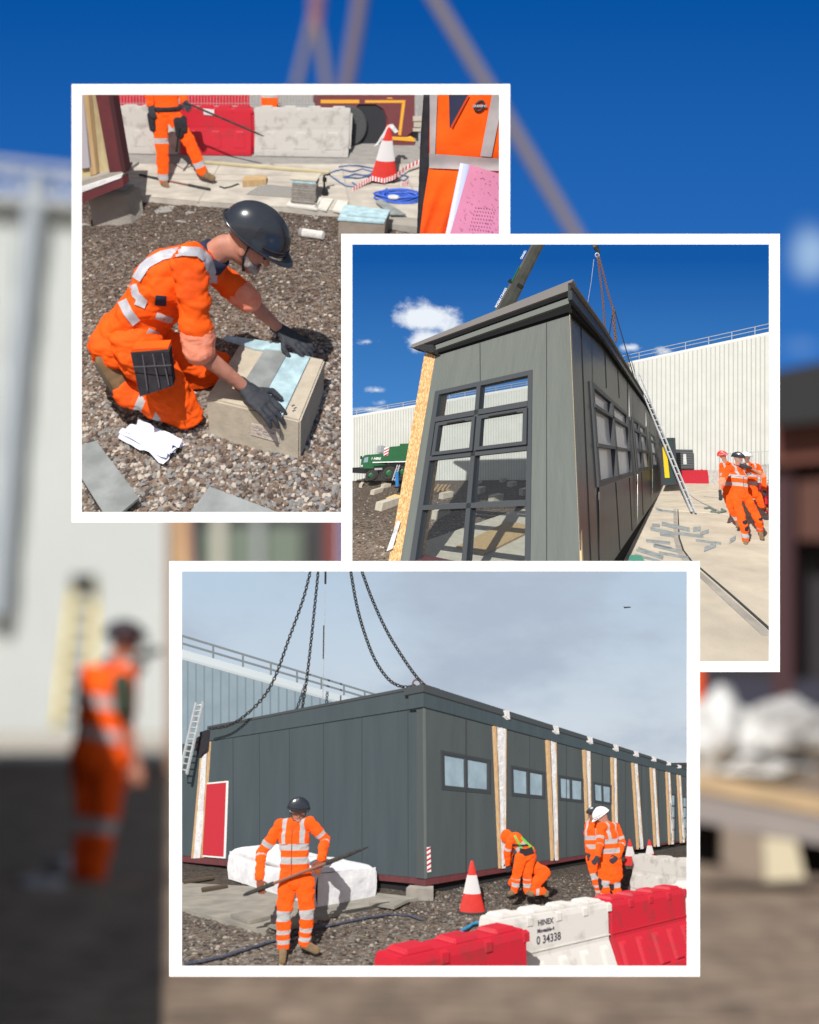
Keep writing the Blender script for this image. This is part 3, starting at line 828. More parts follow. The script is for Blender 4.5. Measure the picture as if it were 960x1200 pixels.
# ladder on the left
def ladder(S,label,a0,a1,b0,b1,Y0,Y1,n,mt,r=.025,name='ladder',cat='ladder'):
    """stiles a0->a1 and b0->b1 in picture points, foot depth Y0, head depth Y1"""
    A0,A1,B0,B1=S.V(*a0,Y0),S.V(*a1,Y1),S.V(*b0,Y0),S.V(*b1,Y1)
    t=thing(name,label,cat,(A0+B0)/2,S)
    for p,q in ((A0,A1),(B0,B1)):
        m=M(); m.bar(p,q,r*1.4,r*2.6,up=(0,-1,.2)); m.build('rail',mt,t,S)
    for k in range(n):
        f=(k+.5)/n; m=M(); m.tube([A0.lerp(A1,f),B0.lerp(B1,f)],r*(.7 if mt is not YELLOW else 1.3),8); m.build('rung',STEEL if mt is not YELLOW else mat('rung_dark',(.12,.12,.12),.5),t,S)
    return t
ladder(S3,'aluminium ladder leaning at the far left end of the long building',(211,905),(230,824),(219,907),(238,823),13.2,14.2,12,STEEL,.03)
# chains: single links joined along a hanging curve
def chain(S,pts,Y,label,name='lifting_chain',cat='chain',link=.085,r=.011,mt=None,group=None):
    P=[V3((*q,0)) for q in pts]; fine=[]
    for i in range(len(P)-1):
        p0=P[max(i-1,0)];p1=P[i];p2=P[i+1];p3=P[min(i+2,len(P)-1)]
        for k in range(12):
            t=k/12; fine.append(.5*((2*p1)+(p2-p0)*t+(2*p0-5*p1+4*p2-p3)*t*t+(3*p1-p0-3*p2+p3)*t**3))
    fine.append(P[-1]); W=[S.V(p.x,p.y,Y) for p in fine]
    m=M(); d=0; acc=0; k=0; m.smooth=True
    for i in range(len(W)-1):
        L=(W[i+1]-W[i]).length; dr=(W[i+1]-W[i]).normalized()
        while acc<L:
            c=W[i]+dr*acc; a=dr.orthogonal().normalized(); b=dr.cross(a)
            if k%2: a,b=b,a
            path=[c+dr*math.cos(t)*link*.55+a*math.sin(t)*link*.34 for t in [2*math.pi*j/9 for j in range(9)]]
            n0=len(m.v)
            for j,p in enumerate(path):
                rad=(p-c).normalized()
                for h in range(5):
                    tt=2*math.pi*h/5; m.v.append(p+(rad*math.cos(tt)+b*math.sin(tt))*r)
            for j in range(9):
                for h in range(5):
                    m.face((n0+j*5+h,n0+j*5+(h+1)%5,n0+((j+1)%9)*5+(h+1)%5,n0+((j+1)%9)*5+h))
            k+=1; acc+=link*.86
        acc-=L
    return tag(m.build(name,mt or CHAIN,S=S),label,cat,group)
CG='lifting chains hooked to the roof of the long building'
chain(S3,[(366,660),(356,700),(340,745),(320.7,797),(301,826),(272,848.5),(246,854)],13,'leftmost slack lifting chain ending on the left end of the roof',group=CG,link=.1,r=.016)
chain(S3,[(374,660),(369,709.7),(364.3,754.9),(359.4,796.8),(353.6,834)],13,'straight lifting chain dropping behind the middle of the roof edge',group=CG,link=.1,r=.016)
chain(S3,[(409.6,660),(417.6,706.4),(427.3,742),(440,774),(456.3,796.8),(472.5,804.9),(487,803.3)],11.3,'lifting chain sagging to the ring at the roof corner',group=CG,link=.1,r=.016)
chain(S3,[(421,660),(435.3,700),(453,738.7),(472.5,771),(488.6,793.6),(499,804)],11.3,'rightmost lifting chain running tight to the roof corner',group=CG,link=.1,r=.016)
m=M(); m.tube([S3.V(381.5,690,13),S3.V(378.3,830,13)],.008,6); m.mat(1); m.tube([S3.V(381.6,669,13),S3.V(381.4,684,13)],.03,6); m.tube([S3.V(379.6,733,13),S3.V(379,772,13)],.018,6)
tag(m.build('tag_line',[STEEL,CHAIN],S=S3),'thin tag line hanging between the two pairs of chains','rope')
m=M(); c=S3.V(488.5,801,11.3); m.smooth=True; m.tube([c+V3((math.cos(t)*.09,0,math.sin(t)*.09)) for t in [R(q_) for q_ in range(0,361,30)]],.022,8)
tag(m.build('lifting_ring',RUST,S=S3),'rusty lifting ring on the roof corner where a chain ends','lifting ring')
# speck of a bird
m=M(); c=S3.V(735.5,712,60); m.cap2(c+V3((-.35,0,0)),c+V3((.35,0,.05)),.09,.06); m.cap2(c,c+V3((.2,.2,.25)),.05,.02); m.cap2(c,c+V3((-.5,0,.12)),.05,.02)
tag(m.build('bird',DARK,S=S3),'tiny dark bird flying in the grey overcast sky','bird')
# concrete slab the pack lies on
def floor_slab(S,q,z,t,mt,name,bevel=0,n=None):
    m=M()
    if n:
        m.grid(lambda u,v:S.G(*lerp2(q,u,v),z),*n)
        c=[S.G(*p,z) for p in q]
        for i in range(4):
            a,b=c[i],c[(i+1)%4]; m.poly([a,b,b-V3((0,0,t)),a-V3((0,0,t))])
    else:
        a,b=floor_poly(S,q,z,t); m.prism(a,b)
    return m.build(name,mt,S=S,bevel=bevel)
WET=mat('damp_concrete',(.27,.25,.21),.5,(.18,.17,.15),scale=2.2,bump=.2,bscale=25,bdist=.006,detail=8)
struct(floor_slab(S3,[(205,1034),(430,1045),(492,1051.5),(316,1086)],.05,.09,WET,'concrete_path',n=(20,12)))
struct(floor_slab(S3,[(205,1034),(316,1086),(312,1090),(205,1063)],.05,.09,WET,'concrete_path',n=(12,4)))
SLG='loose concrete slabs beside the white pack'
for q,l in (([(270,1071),(291,1066.5),(321,1072),(293,1079)],'loose paving slab on the concrete left of the man with the bar'),
            ([(309,1080),(330,1072),(372,1077),(330,1088)],'loose paving slab behind the legs of the man with the bar'),
            ([(432,1057),(448,1050),(480,1053.5),(462,1062)],'loose paving slab past the right end of the white pack')):
    tag(floor_slab(S3,q,.11,.055,WET,'paving_slab',bevel=.006),l,'paving slab',SLG)
# wooden strips lying at the left
for q,l in (([(215,1031),(250,1026),(251,1027.5),(215,1033)],'dark batten on the ground nearest the left edge of the lower scene'),
            ([(236,1040),(266,1035.5),(267,1037.5),(237,1042.5)],'dark batten on the slab edge by the white pack')):
    tag(floor_slab(S3,q,.12,.05,mat('dark_timber',(.07,.05,.035),.9),'timber_batten'),l,'timber')
# white wrapped pack: long, sagging, wrinkled
def pack():
    a=S3.G(268,1030,.05); b=S3.G(372,1063,.05); c=S3.G(440,1050,.05); H=.86
    ax=(b-a); sd=(c-b)
    m=M(); nu,nv,nw=40,16,14; rnd=random.Random(3)
    def top(u,w):
        p=a+ax*u+sd*w; e=min(u,1-u)*9; e2=min(w,1-w)*5
        rnd_=min(1,e)**.35*min(1,e2)**.35
        hz=.80+.2*(.5+.5*math.sin(2.2+u*3.1))+ .06*noise.noise(V3((u*5,w*3,1))) 
        return p, hz*H*(.80+.20*rnd_)
    def shell(u,v):
        # section across the pack: near bottom, near top, over, far bottom
        s_=v*3.0
        if s_<1: w,k=0,s_
        elif s_<2: w,k=s_-1,1
        else: w,k=1,3-s_
        p,h=top(u,w)
        q=V3((p.x,p.y,.05+h*k))
        out=-sd.normalized() if s_<1 else (sd.normalized() if s_>2 else V3((0,0,0)))
        q+=out*(.05*math.sin(k*math.pi)-.04*(k>.9))
        w_=noise.noise(V3((u*6,v*4,5)))*.030+abs(noise.noise(V3((u*10+v*4,v*3,2))))*-.022
        q+=(out if out.length else V3((0,0,1)))*w_*(0.2 if k<.05 else 1)
        return q
    m.grid(shell,nu,48)
    for u0,sg in ((0,-1),(1,1)):
        def endc(s_,t_,u0=u0,sg=sg):
            p,h=top(u0,s_); q=V3((p.x,p.y,.05+h*t_)); 
            e=math.sin(math.pi*min(max(s_,0),1))*math.sin(math.pi*min(t_*.9+.05,1))
            return q+ax.normalized()*sg*(.10*e+ (noise.noise(V3((s_*4,t_*3,u0*9)))*.05+abs(noise.noise(V3((s_*6+t_*3,t_*3,u0*9))))*-.03)*min(1,4*e))
        m.grid(endc,16,12)
    m.sm=[True]*len(m.f)
    return m
t=thing('wrapped_pack','long low pack wrapped in wrinkled white sheeting on the concrete slab','wrapped pack',S3.G(350,1050,.05),S3)
pack().build('wrapping',WRAP,t,S3)
m=M(); a=S3.G(268,1032,.05)
for k in (.2,.5,.8):
    m=M(); p=S3.G(268,1030,.05).lerp(S3.G(372,1063,.05),k); sd=(S3.G(440,1050,.05)-S3.G(372,1063,.05)); m.bar(p+sd*.02,p+sd*.98,.1,.06); m.build('bearer',TIMBER,t,S3)
# gravel stones of the foreground
def stones(S,label,spots,mt,name='gravel',seed=5):
    rnd=random.Random(seed); m=M()
    for (p,r) in spots:
        n0=len(m.v); ax=[rnd.uniform(.6,1.3) for _ in range(3)]; rot=Matrix.Rotation(rnd.uniform(0,6.28),3,'Z')@Matrix.Rotation(rnd.uniform(-.6,.6),3,'X')
        pts=[(1,0,0),(-1,0,0),(0,1,0),(0,-1,0),(0,0,1),(0,0,-1),(.6,.6,.5),(-.6,.6,.5),(.6,-.6,.5),(-.6,-.6,.5)]
        if r<S._big: pts=pts[:6]
        for q in pts:
            v=V3(q)*rnd.uniform(.75,1.1); m.v.append(p+rot@V3((v.x*ax[0]*r,v.y*ax[1]*r,v.z*ax[2]*r*.75)))
        if len(pts)==6: fs=((4,0,2),(4,2,1),(4,1,3),(4,3,0),(5,2,0),(5,1,2),(5,3,1),(5,0,3))
        else: fs=((4,8,6),(4,6,7),(4,7,9),(4,9,8),(0,6,8),(1,9,7),(2,7,6),(3,8,9),(0,2,6),(2,1,7),(1,3,9),(3,0,8),(5,2,0),(5,1,2),(5,3,1),(5,0,3))
        m.k=rnd.choice((0,0,1,1,2,3))
        for f in fs: m.face([n0+i for i in f])
    mts=[mat('stone_brown',(.17,.12,.09),.9),mat('stone_grey',(.22,.21,.20),.85),mat('stone_pale',(.46,.40,.34),.85),mat('stone_dark',(.07,.055,.05),.9)] if mt is None else mt
    return tag(m.build(name,mts,S=S),label,'gravel',kind='stuff')
S3._big=.02
rnd=random.Random(11); sp=[]
for _ in range(7000):
    x,y=rnd.uniform(210,812),955+ (1/rnd.uniform(1/178,1/70))
    p=S3.G(x,y)
    if p.y<3: continue
    if y<1050-.0*x and x<500 and y<1035+(x-205)*.0: continue
    if 205<x<372 and y<1063+(x-205)*.16 and y<1096: continue
    if x>=316 and x<492 and y<1086-(x-316)*.2: continue
    sp.append((V3((p.x,p.y,-.005+nz(p,3,.03))),rnd.uniform(.012,.034)))
stones(S3,'loose brown and grey stones over the ground of the long building',sp,[mat('stone_brown3',(.15,.11,.08),.9),mat('stone_grey3',(.18,.165,.15),.85),mat('stone_pale3',(.33,.29,.25),.85),mat('stone_dark3',(.04,.033,.03),.9)])
# rope and hose on the ground
def ground_line(S,pts,z,r,mt,name,label,cat,seg=8):
    P=[]
    for i in range(len(pts)-1):
        for k in range(6):
            t=k/6; x=pts[i][0]*(1-t)+pts[i+1][0]*t; y=pts[i][1]*(1-t)+pts[i+1][1]*t
            p=S.G(x,y,z); P.append(p+V3((noise.noise(p*3)*.02,0,abs(noise.noise(p*5))*.03)))
    P.append(S.G(*pts[-1],z)); m=M(); m.tube(P,r,seg); return tag(m.build(name,mt,S=S),label,cat)
ground_line(S3,[(216,1130),(262,1122),(311,1106),(340,1097),(372,1088),(400,1082),(424,1077),(456,1071.5),(478,1073),(495,1078)],.03,.018,ROPE,'rope','blue grey rope lying over the gravel behind the man with the bar','rope')
ground_line(S3,[(541,1092),(548,1087),(556,1082.5),(571,1079),(590,1078)],.06,.022,mat('blue_hose_pale',(.03,.22,.42),.4),'hose','light blue hose behind the white barrier','hose')
# cones
def cone(S,label,p,H,group=None,tip_scraps=False,sc=1.0):
    t=thing('traffic_cone',label,'traffic cone',p,S,group); p=V3(p); r0=.19*H/.75*sc; 
    pr=lambda z: r0+(.025-r0)*z
    m=M(); m.mat(0)
    m.lathe(p,[(pr(.0),.03*H),(pr(.37),.37*H)],24); m.build('lower_body',CONE,t,S)
    m=M(); m.lathe(p,[(pr(.37)+.003,.37*H),(pr(.72)+.003,.72*H)],24); m.build('sleeve',CONEW,t,S)
    m=M(); m.lathe(p,[(pr(.72),.72*H),(pr(1),H*.985),(.012,H)],24); m.build('top',CONE,t,S)
    m=M(); b=.23*H/.75
    m.prism([p+V3((b*math.cos(a),b*math.sin(a),.035*H)) for a in [R(22.5+45*k) for k in range(8)]],[p+V3((b*1.04*math.cos(a),b*1.04*math.sin(a),0)) for a in [R(22.5+45*k) for k in range(8)]])
    m.build('base',RUBBER,t,S)
    if tip_scraps:
        m=M(); q=p+V3((0,-.03,H*.97))
        for k,(a,b_) in enumerate((((-.02,0,0),(-.13,0,-.20)),((.0,0,.0),(.09,0,-.09)),((-.05,0,-.12),(-.19,0,-.27)))):
            A=q+V3(a)+V3((0,0,0)); B=q+V3(b_); m.prism([A,A+V3((.05,0,.03)),B+V3((.05,0,.02)),B],[A+V3((0,.01,0)),A+V3((.05,.01,.03)),B+V3((.05,.01,.02)),B+V3((0,.01,0))])
        m.build('plastic_scrap',MEMB,t,S)
    return t
CN='red and white traffic cones along the long building'
cone(S3,'nearest red and white cone standing on gravel left of the barriers',S3.G(553.5,1069),.86,CN)
cone(S3,'red and white cone behind the man in the white helmet',S3.G(739,1015),.86,CN)
cone(S3,'small far cone beside the pale back barrier',S3.G(762,1010),.78,CN)
# water filled barriers
def barrier(S,label,A,B,H,mt,group=None,label2=None,ribs=5,dirty=False,text=None,notches=4,name='plastic_barrier'):
    A,B=V3(A),V3(B); A.z=B.z=0; u=(B-A).normalized(); L=(B-A).length; n=V3((u.y,-u.x,0))
    if n.dot(S.eye()-A)<0: n=-n
    t=thing(name,label,'barrier',(A+B)/2,S,group)
    P=lambda s,d,z: A+u*s+n*d+V3((0,0,z))
    prof=[(.26,0),(.27,.10),(.25,.16),(.15,.50),(.13,.56),(.13,.93),(.11,1.0)]
    m=M()
    k=2*len(prof)
    sec=lambda s: [P(s,d,z*H) for d,z in prof]+[P(s,-d,z*H) for d,z in reversed(prof)]
    m.prism(sec(.015),sec(L-.015))
    body=m.build('body',mt,t,S,bevel=.012)
    for i in range(ribs):      # raised ribs on the sloping foot
        s=L*(i+.5)/ribs; w=L/ribs*.24; m=M()
        m.prism([P(s-w,.245+.035,.17*H),P(s+w,.245+.035,.17*H),P(s+w*.55,.155+.03,.49*H),P(s-w*.55,.155+.03,.49*H)],
                [P(s-w*1.25,.235,.15*H),P(s+w*1.25,.235,.15*H),P(s+w*.8,.14,.52*H),P(s-w*.8,.14,.52*H)])
        m.build('rib',mt,t,S,bevel=.006)
    for i in range(notches):    # hand holds and stacking lugs along the top
        s=L*(i+.5)/notches; m=M()
        m.prism([P(s-.10,.085,1.035*H),P(s+.10,.085,1.035*H),P(s+.10,-.085,1.035*H),P(s-.10,-.085,1.035*H)],
                [P(s-.12,.105,.995*H),P(s+.12,.105,.995*H),P(s+.12,-.105,.995*H),P(s-.12,-.105,.995*H)])
        m.build('lug',mt,t,S,bevel=.008)
        m=M(); m.prism([P(s+.14,.142,.97*H),P(s+.20,.142,.97*H),P(s+.20,.142,.89*H),P(s+.14,.142,.89*H)],[P(s+.14,.11,.99*H),P(s+.20,.11,.99*H),P(s+.20,.11,.88*H),P(s+.14,.11,.88*H)]); m.build('slot',mt,t,S)
    m=M(); m.bar(P(.02,.137,.62*H),P(L-.02,.137,.62*H),.008,.012); m.build('moulded_line',mt,t,S)
    m=M(); m.bar(P(L,.0,.15*H),P(L,.0,.9*H),.05,.04); m.build('coupling',mt,t,S)
    if text:
        m=M()
        for line,dz,size,s in text: text_mesh(m,S,line,P(L*s,.1335,dz*H),u if u.x>0 else -u,V3((0,0,1)),n*.001,size,.002)
        m.build('printed_text',INK,t,S)
    return t
HB=.80
a0,a1,a2,a3=S3.G(573,1079,HB),S3.G(706,1057,HB),S3.G(797,1041,HB),S3.G(850,1029,HB)
a0.z=a1.z=a2.z=a3.z=0
BGp='plastic barriers in the row at the bottom of the lower scene'
off=V3((0,.13,0))
barrier(S3,'white plastic barrier with printed black letters between two red barriers',a0+off,a1+off,HB,WHP,BGp,
   text=[('HINEX',.875,.066,.375),('Moveable-4',.80,.046,.375),('0 34338',.685,.095,.40)])
barrier(S3,'red plastic barrier in front of the man in the white helmet',a1+off,a2+off,HB,RED,BGp)
barrier(S3,'white plastic barrier cut by the right edge of the lower scene',a2+off,a3+off,HB,WHP,BGp,ribs=3,notches=2)
b0,b1=S3.G(450,1119,HB),S3.G(603,1085,HB)
barrier(S3,'red plastic barrier nearest the viewer at the bottom of the lower scene',b0,b1,HB,RED,BGp,notches=3)
c0,c1=S3.G(748,1010,HB),S3.G(822,1020,HB)
c0=S3.G(747,1046); c1=S3.G(850,1066)
barrier(S3,'dirty pale barrier turned sideways behind the red barrier',c0,c1,.80,WHD,ribs=4)

# --- people
JT=(('torso',.10,.24),('torso',.38,.52),('stripe',.105,.40),('upA',.55,.72),('upB',.55,.72),('loA',-.05,.12),('loB',-.05,.12),
    ('thA',.86,1.2),('thB',.86,1.2),('shAin',.42,.58),('shBin',.42,.58),('shAin',.74,.88),('shBin',.74,.88))
JT=(('torso',.20,.33),('torso',.46,.58),('stripe',.105,.56),('upA',.60,.76),('upB',.60,.76),('loA',.02,.18),('loB',.02,.18),
    ('thA',.93,1.3),('thB',.93,1.3),('shAin',-.3,.09),('shBin',-.3,.09),('shAin',.46,.58),('shBin',.46,.58),('shAin',.74,.86),('shBin',.74,.86))
w1,w1g=person(S3,'man in orange hi-vis suit and black helmet holding a long bar before the white pack',5.95,
  dict(head=(350,950.5,-.05),neck=(347.5,963,.0),chest=(345,982,0),pelvis=(346,1024,0),shA=(329,967,.02),shB=(364,965,-.02),
       elA=(307,999,.05),wrA=(304,1029,-.16),hdA=(306,1044,-.20),elB=(381,984,.05),wrB=(377,1007,-.16),hdB=(371,1021,-.22),
       hipA=(337,1033,0),hipB=(357,1032,0),knA=(333,1070,-.03),knB=(360,1068,.0),anA=(332,1111,0),anB=(357,1106,.1),toA=(331,1127,-.18),toB=(372,1114,.06)),
  s=1.0,look=(.25,-.85,-.5),tapes=JT,gloves=BROWNGLOVE,strap=True,hraise=.050,headup=(.10,-.22,.94),skin=SKIN,thick=1.05,vox=.011,fold=.016,zipd=True,seed=2)
t=thing('crowbar','long bar held at a slant by the man before the white pack','bar',S3.V(358,1020,5.7),S3)
A,B=S3.V(285.5,1049,5.72),S3.V(431.5,992.5,5.72)
m=M(); m.tube([A.lerp(B,.24),A.lerp(B,.68)],.017,10); m.build('shaft',mat('worn_bar',(.22,.09,.06),.6),t,S3)
m=M(); m.tube([A,A.lerp(B,.03),A.lerp(B,.24)],[.012,.022,.026],10); m.build('grip',RUBBER,t,S3)
m=M(); m.tube([A.lerp(B,.66),A.lerp(B,.85),B],[.028,.024,.008],10); m.build('grip',RUBBER,t,S3)
# the two standing on the right
person(S3,'second man standing half hidden behind the man in the white helmet',9.0,
  dict(head=(695,955,0),neck=(694,962,0),chest=(695,975,0),pelvis=(699,1002,0),shA=(690,966,.1),shB=(704,966,-.05),
       elA=(689,983,.1),wrA=(689,998,-.05),hdA=(691,1006,-.08),hipA=(693,1006,0),hipB=(702,1006,0),knA=(697,1025,-.05),knB=(706,1025,0),anA=(703,1048,0),anB=(711,1048,.1),toA=(699,1052,-.15),toB=(708,1052,-.1)),
  s=.95,look=(-.4,-.9,-.1),tapes=JT,vox=.02,fold=.008,skin=SKIN2,seed=3)
person(S3,'man in a white helmet and orange jacket standing behind the red barrier',8.4,
  dict(head=(705,956,0),neck=(711,965,0),chest=(713,980,0),pelvis=(715,1008,0),shA=(704,969,-.15),shB=(722,969,.12),
       elA=(703,988,-.25),wrA=(701,1003,-.42),hdA=(697,1010,-.50),elB=(729,988,.1),wrB=(724,1004,-.1),hdB=(717,1010,-.2),
       hipA=(708,1014,0),hipB=(719,1014,0),knA=(708,1034,-.05),knB=(721,1034,0),anA=(711,1060,0),anB=(726,1060,.1),toA=(704,1064,-.2),toB=(720,1064,-.1)),
  s=.98,look=(-.9,-.3,-.2),tapes=JT,vox=.016,helm=HELW,fold=.014,skin=SKIN,knees=True,hem=.5,thick=1.12,seed=4)
# the two bending at the joint
person(S3,'crouching man in orange trousers with knees on the gravel at the building foot',8.9,
  dict(head=(604,1011,.25),neck=(609,1011,.15),chest=(619,1012,.05),pelvis=(634,1021,-.05),shA=(611,1016,-.08),shB=(613,1008,.2),
       elA=(604,1026,-.08),wrA=(598,1036,.05),hdA=(592,1040,.1),elB=(606,1024,.25),wrB=(599,1035,.3),hdB=(593,1039,.3),
       hipA=(636,1026,-.14),hipB=(636,1024,.1),knA=(620,1044,-.14),knB=(618,1041,.15),anA=(637,1045,-.18),anB=(636,1043,.1),toA=(641,1049,-.2),toB=(642,1046,.1)),
  s=.92,look=(-.6,.3,-.6),tapes=(('torso',.3,.5),('shAin',.5,.7)),vox=.018,helm=HELB,seed=6,headup=(-.7,.1,.5))
w3,g3=person(S3,'man bending over at the boarded joint in orange suit with green harness',8.6,
  dict(head=(593,982,.12),neck=(598,981,.05),chest=(604,984,0),pelvis=(618,999,0),shA=(598,986,-.15),shB=(602,981,.15),
       elA=(594,999,-.1),wrA=(595,1013,.05),hdA=(596,1022,.1),elB=(598,996,.18),wrB=(597,1010,.25),hdB=(595,1018,.28),
       hipA=(611,1004,-.08),hipB=(622,1004,.04),knA=(606,1024,-.05),knB=(618,1024,.05),anA=(603,1044,-.0),anB=(618,1045,.1),toA=(597,1047,-.05),toB=(624,1048,-.1)),
  s=.95,look=(-.75,.2,-.6),tapes=(('torso',.32,.48),('upA',.6,.8),('shAin',.08,.30),('shBin',.08,.30),('shAin',.5,.72),('shBin',.5,.72)),vox=.018,helm=None,headup=(-.6,.1,.75),seed=7,hem=.02)
m=M(); hc=g3['head']; m.ell(hc+V3((.01,.0,.03)),(.10,.12,.12)); m.cap2(hc,g3['neck'],.09,.085); r=remesh(m,.015,2); r.build('hood',ORANGE2,w3,S3)
bv=BVHTree.FromPolygons([tuple(v) for v in g3['_jm'].v], g3['_jm'].f)
GRN=mat('green_webbing',(.12,.50,.05),.6)
ribbon_on(S3,bv,[(603,979),(608,988),(612,996)],1.2,'harness_strap',GRN,w3,lift=.03,n=6)
ribbon_on(S3,bv,[(611,981),(618,988),(625,995)],1.2,'harness_strap',GRN,w3,lift=.03,n=6)
ribbon_on(S3,bv,[(600,990),(612,991),(622,990)],1.2,'harness_strap',BLACKC,w3,lift=.03,n=6)
ribbon_on(S3,bv,[(609,998),(616,999),(625,996)],4.0,'waist_panel',BLACKC,w3,lift=.035,n=6)
# ================================================================== right scene: tall end of a new module in hard sun
sky_panel('sky', sky_mat('deep_blue_sky',lin(74,136,200),lin(18,84,158),at_depth(0,520,19.5).z,at_depth(0,300,19.5).z,
   dict(scale=12,stretch=(1,1,1.3),lo=.0,hi=.5,rough=.62,ragged=1.5,col=lin(226,232,240),
        blobs=[(at_depth(x,y,19.5).x,at_depth(x,y,19.5).z,rx*.00175,ry*.00175,st) for x,y,rx,ry,st in
        ((503,372,46,26,.8),(500,395,30,30,.75),(489,372,30,16,.6),(430,398,18,6,.35),(441,455,10,4,.3),(448,470,14,6,.35),(741,405,14,5,.35),(782,409,14,6,.3),(440,478,30,4,.5))])), O2, S2.d1+.012)
g=px_grid(S2,404,556,910,784,90,60,lambda p:-.01+nz(p,2,.04)); g.sm=[True]*len(g.f)
struct(g.build('gravel_ground', GRAVEL2, S=S2))
CY_=mat('yard_concrete',(.50,.44,.35),.9,(.36,.32,.26),scale=.9,stretch=(.9,1.2,1),bump=.25,bscale=30,bdist=.006,detail=9)
q=[(792,556.5),(912,556.5),(912,786),(640,786)]
m=M(); m.grid(lambda u,v:S2.G(*lerp2([(779,557),(910,557),(910,784),(560,784)],u,v),.03),30,40); struct(m.build('concrete_yard',CY_,S=S2))
# drain channel and slab joints: dark grooves with pale lips
m=M()
def gl(pts,w,z):
    for a,b in zip(pts,pts[1:]):
        A,B=S2.G(*a,z),S2.G(*b,z); m.bar(A,B,w,.012)
gl([(794.5,597),(796,630),(801,645),(810,657),(822,667),(858,698),(905,740)],.035,.034)
m.mat(1); gl([(791,597),(792.5,631),(797,647),(806,660),(818,671),(852,702),(900,745)],.11,.033)
m.mat(2); gl([(780,599),(795,598.5),(858,603),(905,606)],.05,.034)
m.mat(0); gl([(825,582),(905,587)],.03,.034)
tag(m.build('drain_channel',[SEAM,CONCG,mat('pale_joint',(.66,.61,.52),.9)],S=S2),'long drain channel and joints across the pale concrete yard','drain')
# warehouses
def ribbed(S,P,q,n,name,label,cat,cm,rm,rail=None,skew=0,rw=.0025):
    t=thing(name,label,cat,P.hit((q[3][0]+q[2][0])/2,q[3][1]),S)
    m=M(); slab(m,P,q,-2,0); m.mat(1)
    for k in range(1,n):
        u=k/n; c=[lerp2(q,u,0),lerp2(q,u+rw,0),lerp2(q,u+rw,1),lerp2(q,u,1)]; thick(m,P,c,0,.10)
    m.build('wall',[cm,rm],t,S)
    m=M(); slab(m,P,[q[0],q[1],(q[1][0],q[1][1]+2.6),(q[0][0],q[0][1]+2.2)],0,.5); m.build('gutter',mat('white_gutter',(.72,.73,.70),.5),t,S)
    if rail:
        m=M(); h0,h1,nn=rail
        for f in (1,.5):
            m.bar(P.hit(q[0][0],q[0][1]-h0*f),P.hit(q[1][0],q[1][1]-h1*f),.10,.10)
        for k in range(nn+1):
            u=k/nn; x,y=lerp2([q[0],q[1],q[1],q[0]],u,0); h=h0+(h1-h0)*u; m.bar(P.hit(x,y+1),P.hit(x,y-h),.09,.09)
        m.build('roof_rail',STEEL,t,S)
    return t
PA=Plane(S2,V3((0,46,0)),V3((.1,-1,0))); PB=Plane(S2,V3((0,40,0)),V3((-.15,-1,0)))
ribbed(S2,PA,[(400,489),(690,440),(690,566),(400,566)],96,'warehouse','white ribbed warehouse beyond the crane at the left of the corner window building','warehouse',WHCLAD,WHRIB,rail=(5,5,16),rw=.0012)
ribbed(S2,PB,[(722,427),(912,386.5),(912,568),(722,568)],36,'warehouse','white ribbed warehouse with roof rail behind the walking men','warehouse',WHCLAD,WHRIB,rail=(8,9.5,7),rw=.004)
# --- module
C2=S2.G(683,694,.55); C2.z=0
vl=S2.ray(78,549); vl.z=0; vr=S2.ray(786,559); vr.z=0
PF=Plane(S2,C2,V3((-vl.y,vl.x,0))); PS=Plane(S2,C2,V3((vr.y,-vr.x,0)))
mb=thing('modular_building','tall grey module with a six pane corner window and black roof edge','building',C2,S2)
wo=[(510,458.5),(624,433),(621,668),(479,664)]
m=M(); QF=[(511,413.5),(668,363),(683,700),(463,694)]
ring(m,PF,QF,wo,-.12,0)
m.mat(1)
for a,b in (((562.5,398),(562.8,447)),((640.5,373),(640.5,690))):
    m.prism(PF.pts([(a[0]-.4,a[1]),(a[0]+.4,a[1]),(b[0]+.5,b[1]),(b[0]-.4,b[1])],.006),PF.pts([(a[0]-.4,a[1]),(a[0]+.4,a[1]),(b[0]+.5,b[1]),(b[0]-.4,b[1])],0))
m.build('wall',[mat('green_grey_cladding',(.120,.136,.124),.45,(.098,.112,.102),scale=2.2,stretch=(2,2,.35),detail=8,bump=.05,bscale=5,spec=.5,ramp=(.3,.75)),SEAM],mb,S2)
m=M(); c=[(667.2,363),(669.4,363),(684,700),(681.5,700)]; thick(m,PF,c,-.02,.015); m.build('corner_edge',mat('raw_edge',(.62,.45,.25),.8),mb,S2)
# osb end, open edge of the module
m=M(); c=[(497.5,414.5),(510.8,413.3),(463,698),(449,694)]; thick(m,PF,c,-.35,.0)
ob=m.build('end_board',OSB,mb,S2)
m=M(); m.smooth=True
m.grid(lambda u,v: PF.hit(*lerp2([(465.5,610),(469.5,611),(460,643),(453,646)],u,v),.03+.04*noise.noise(V3((u*3,v*6,1)))),4,10); m.build('membrane',MEMB,ob,S2)
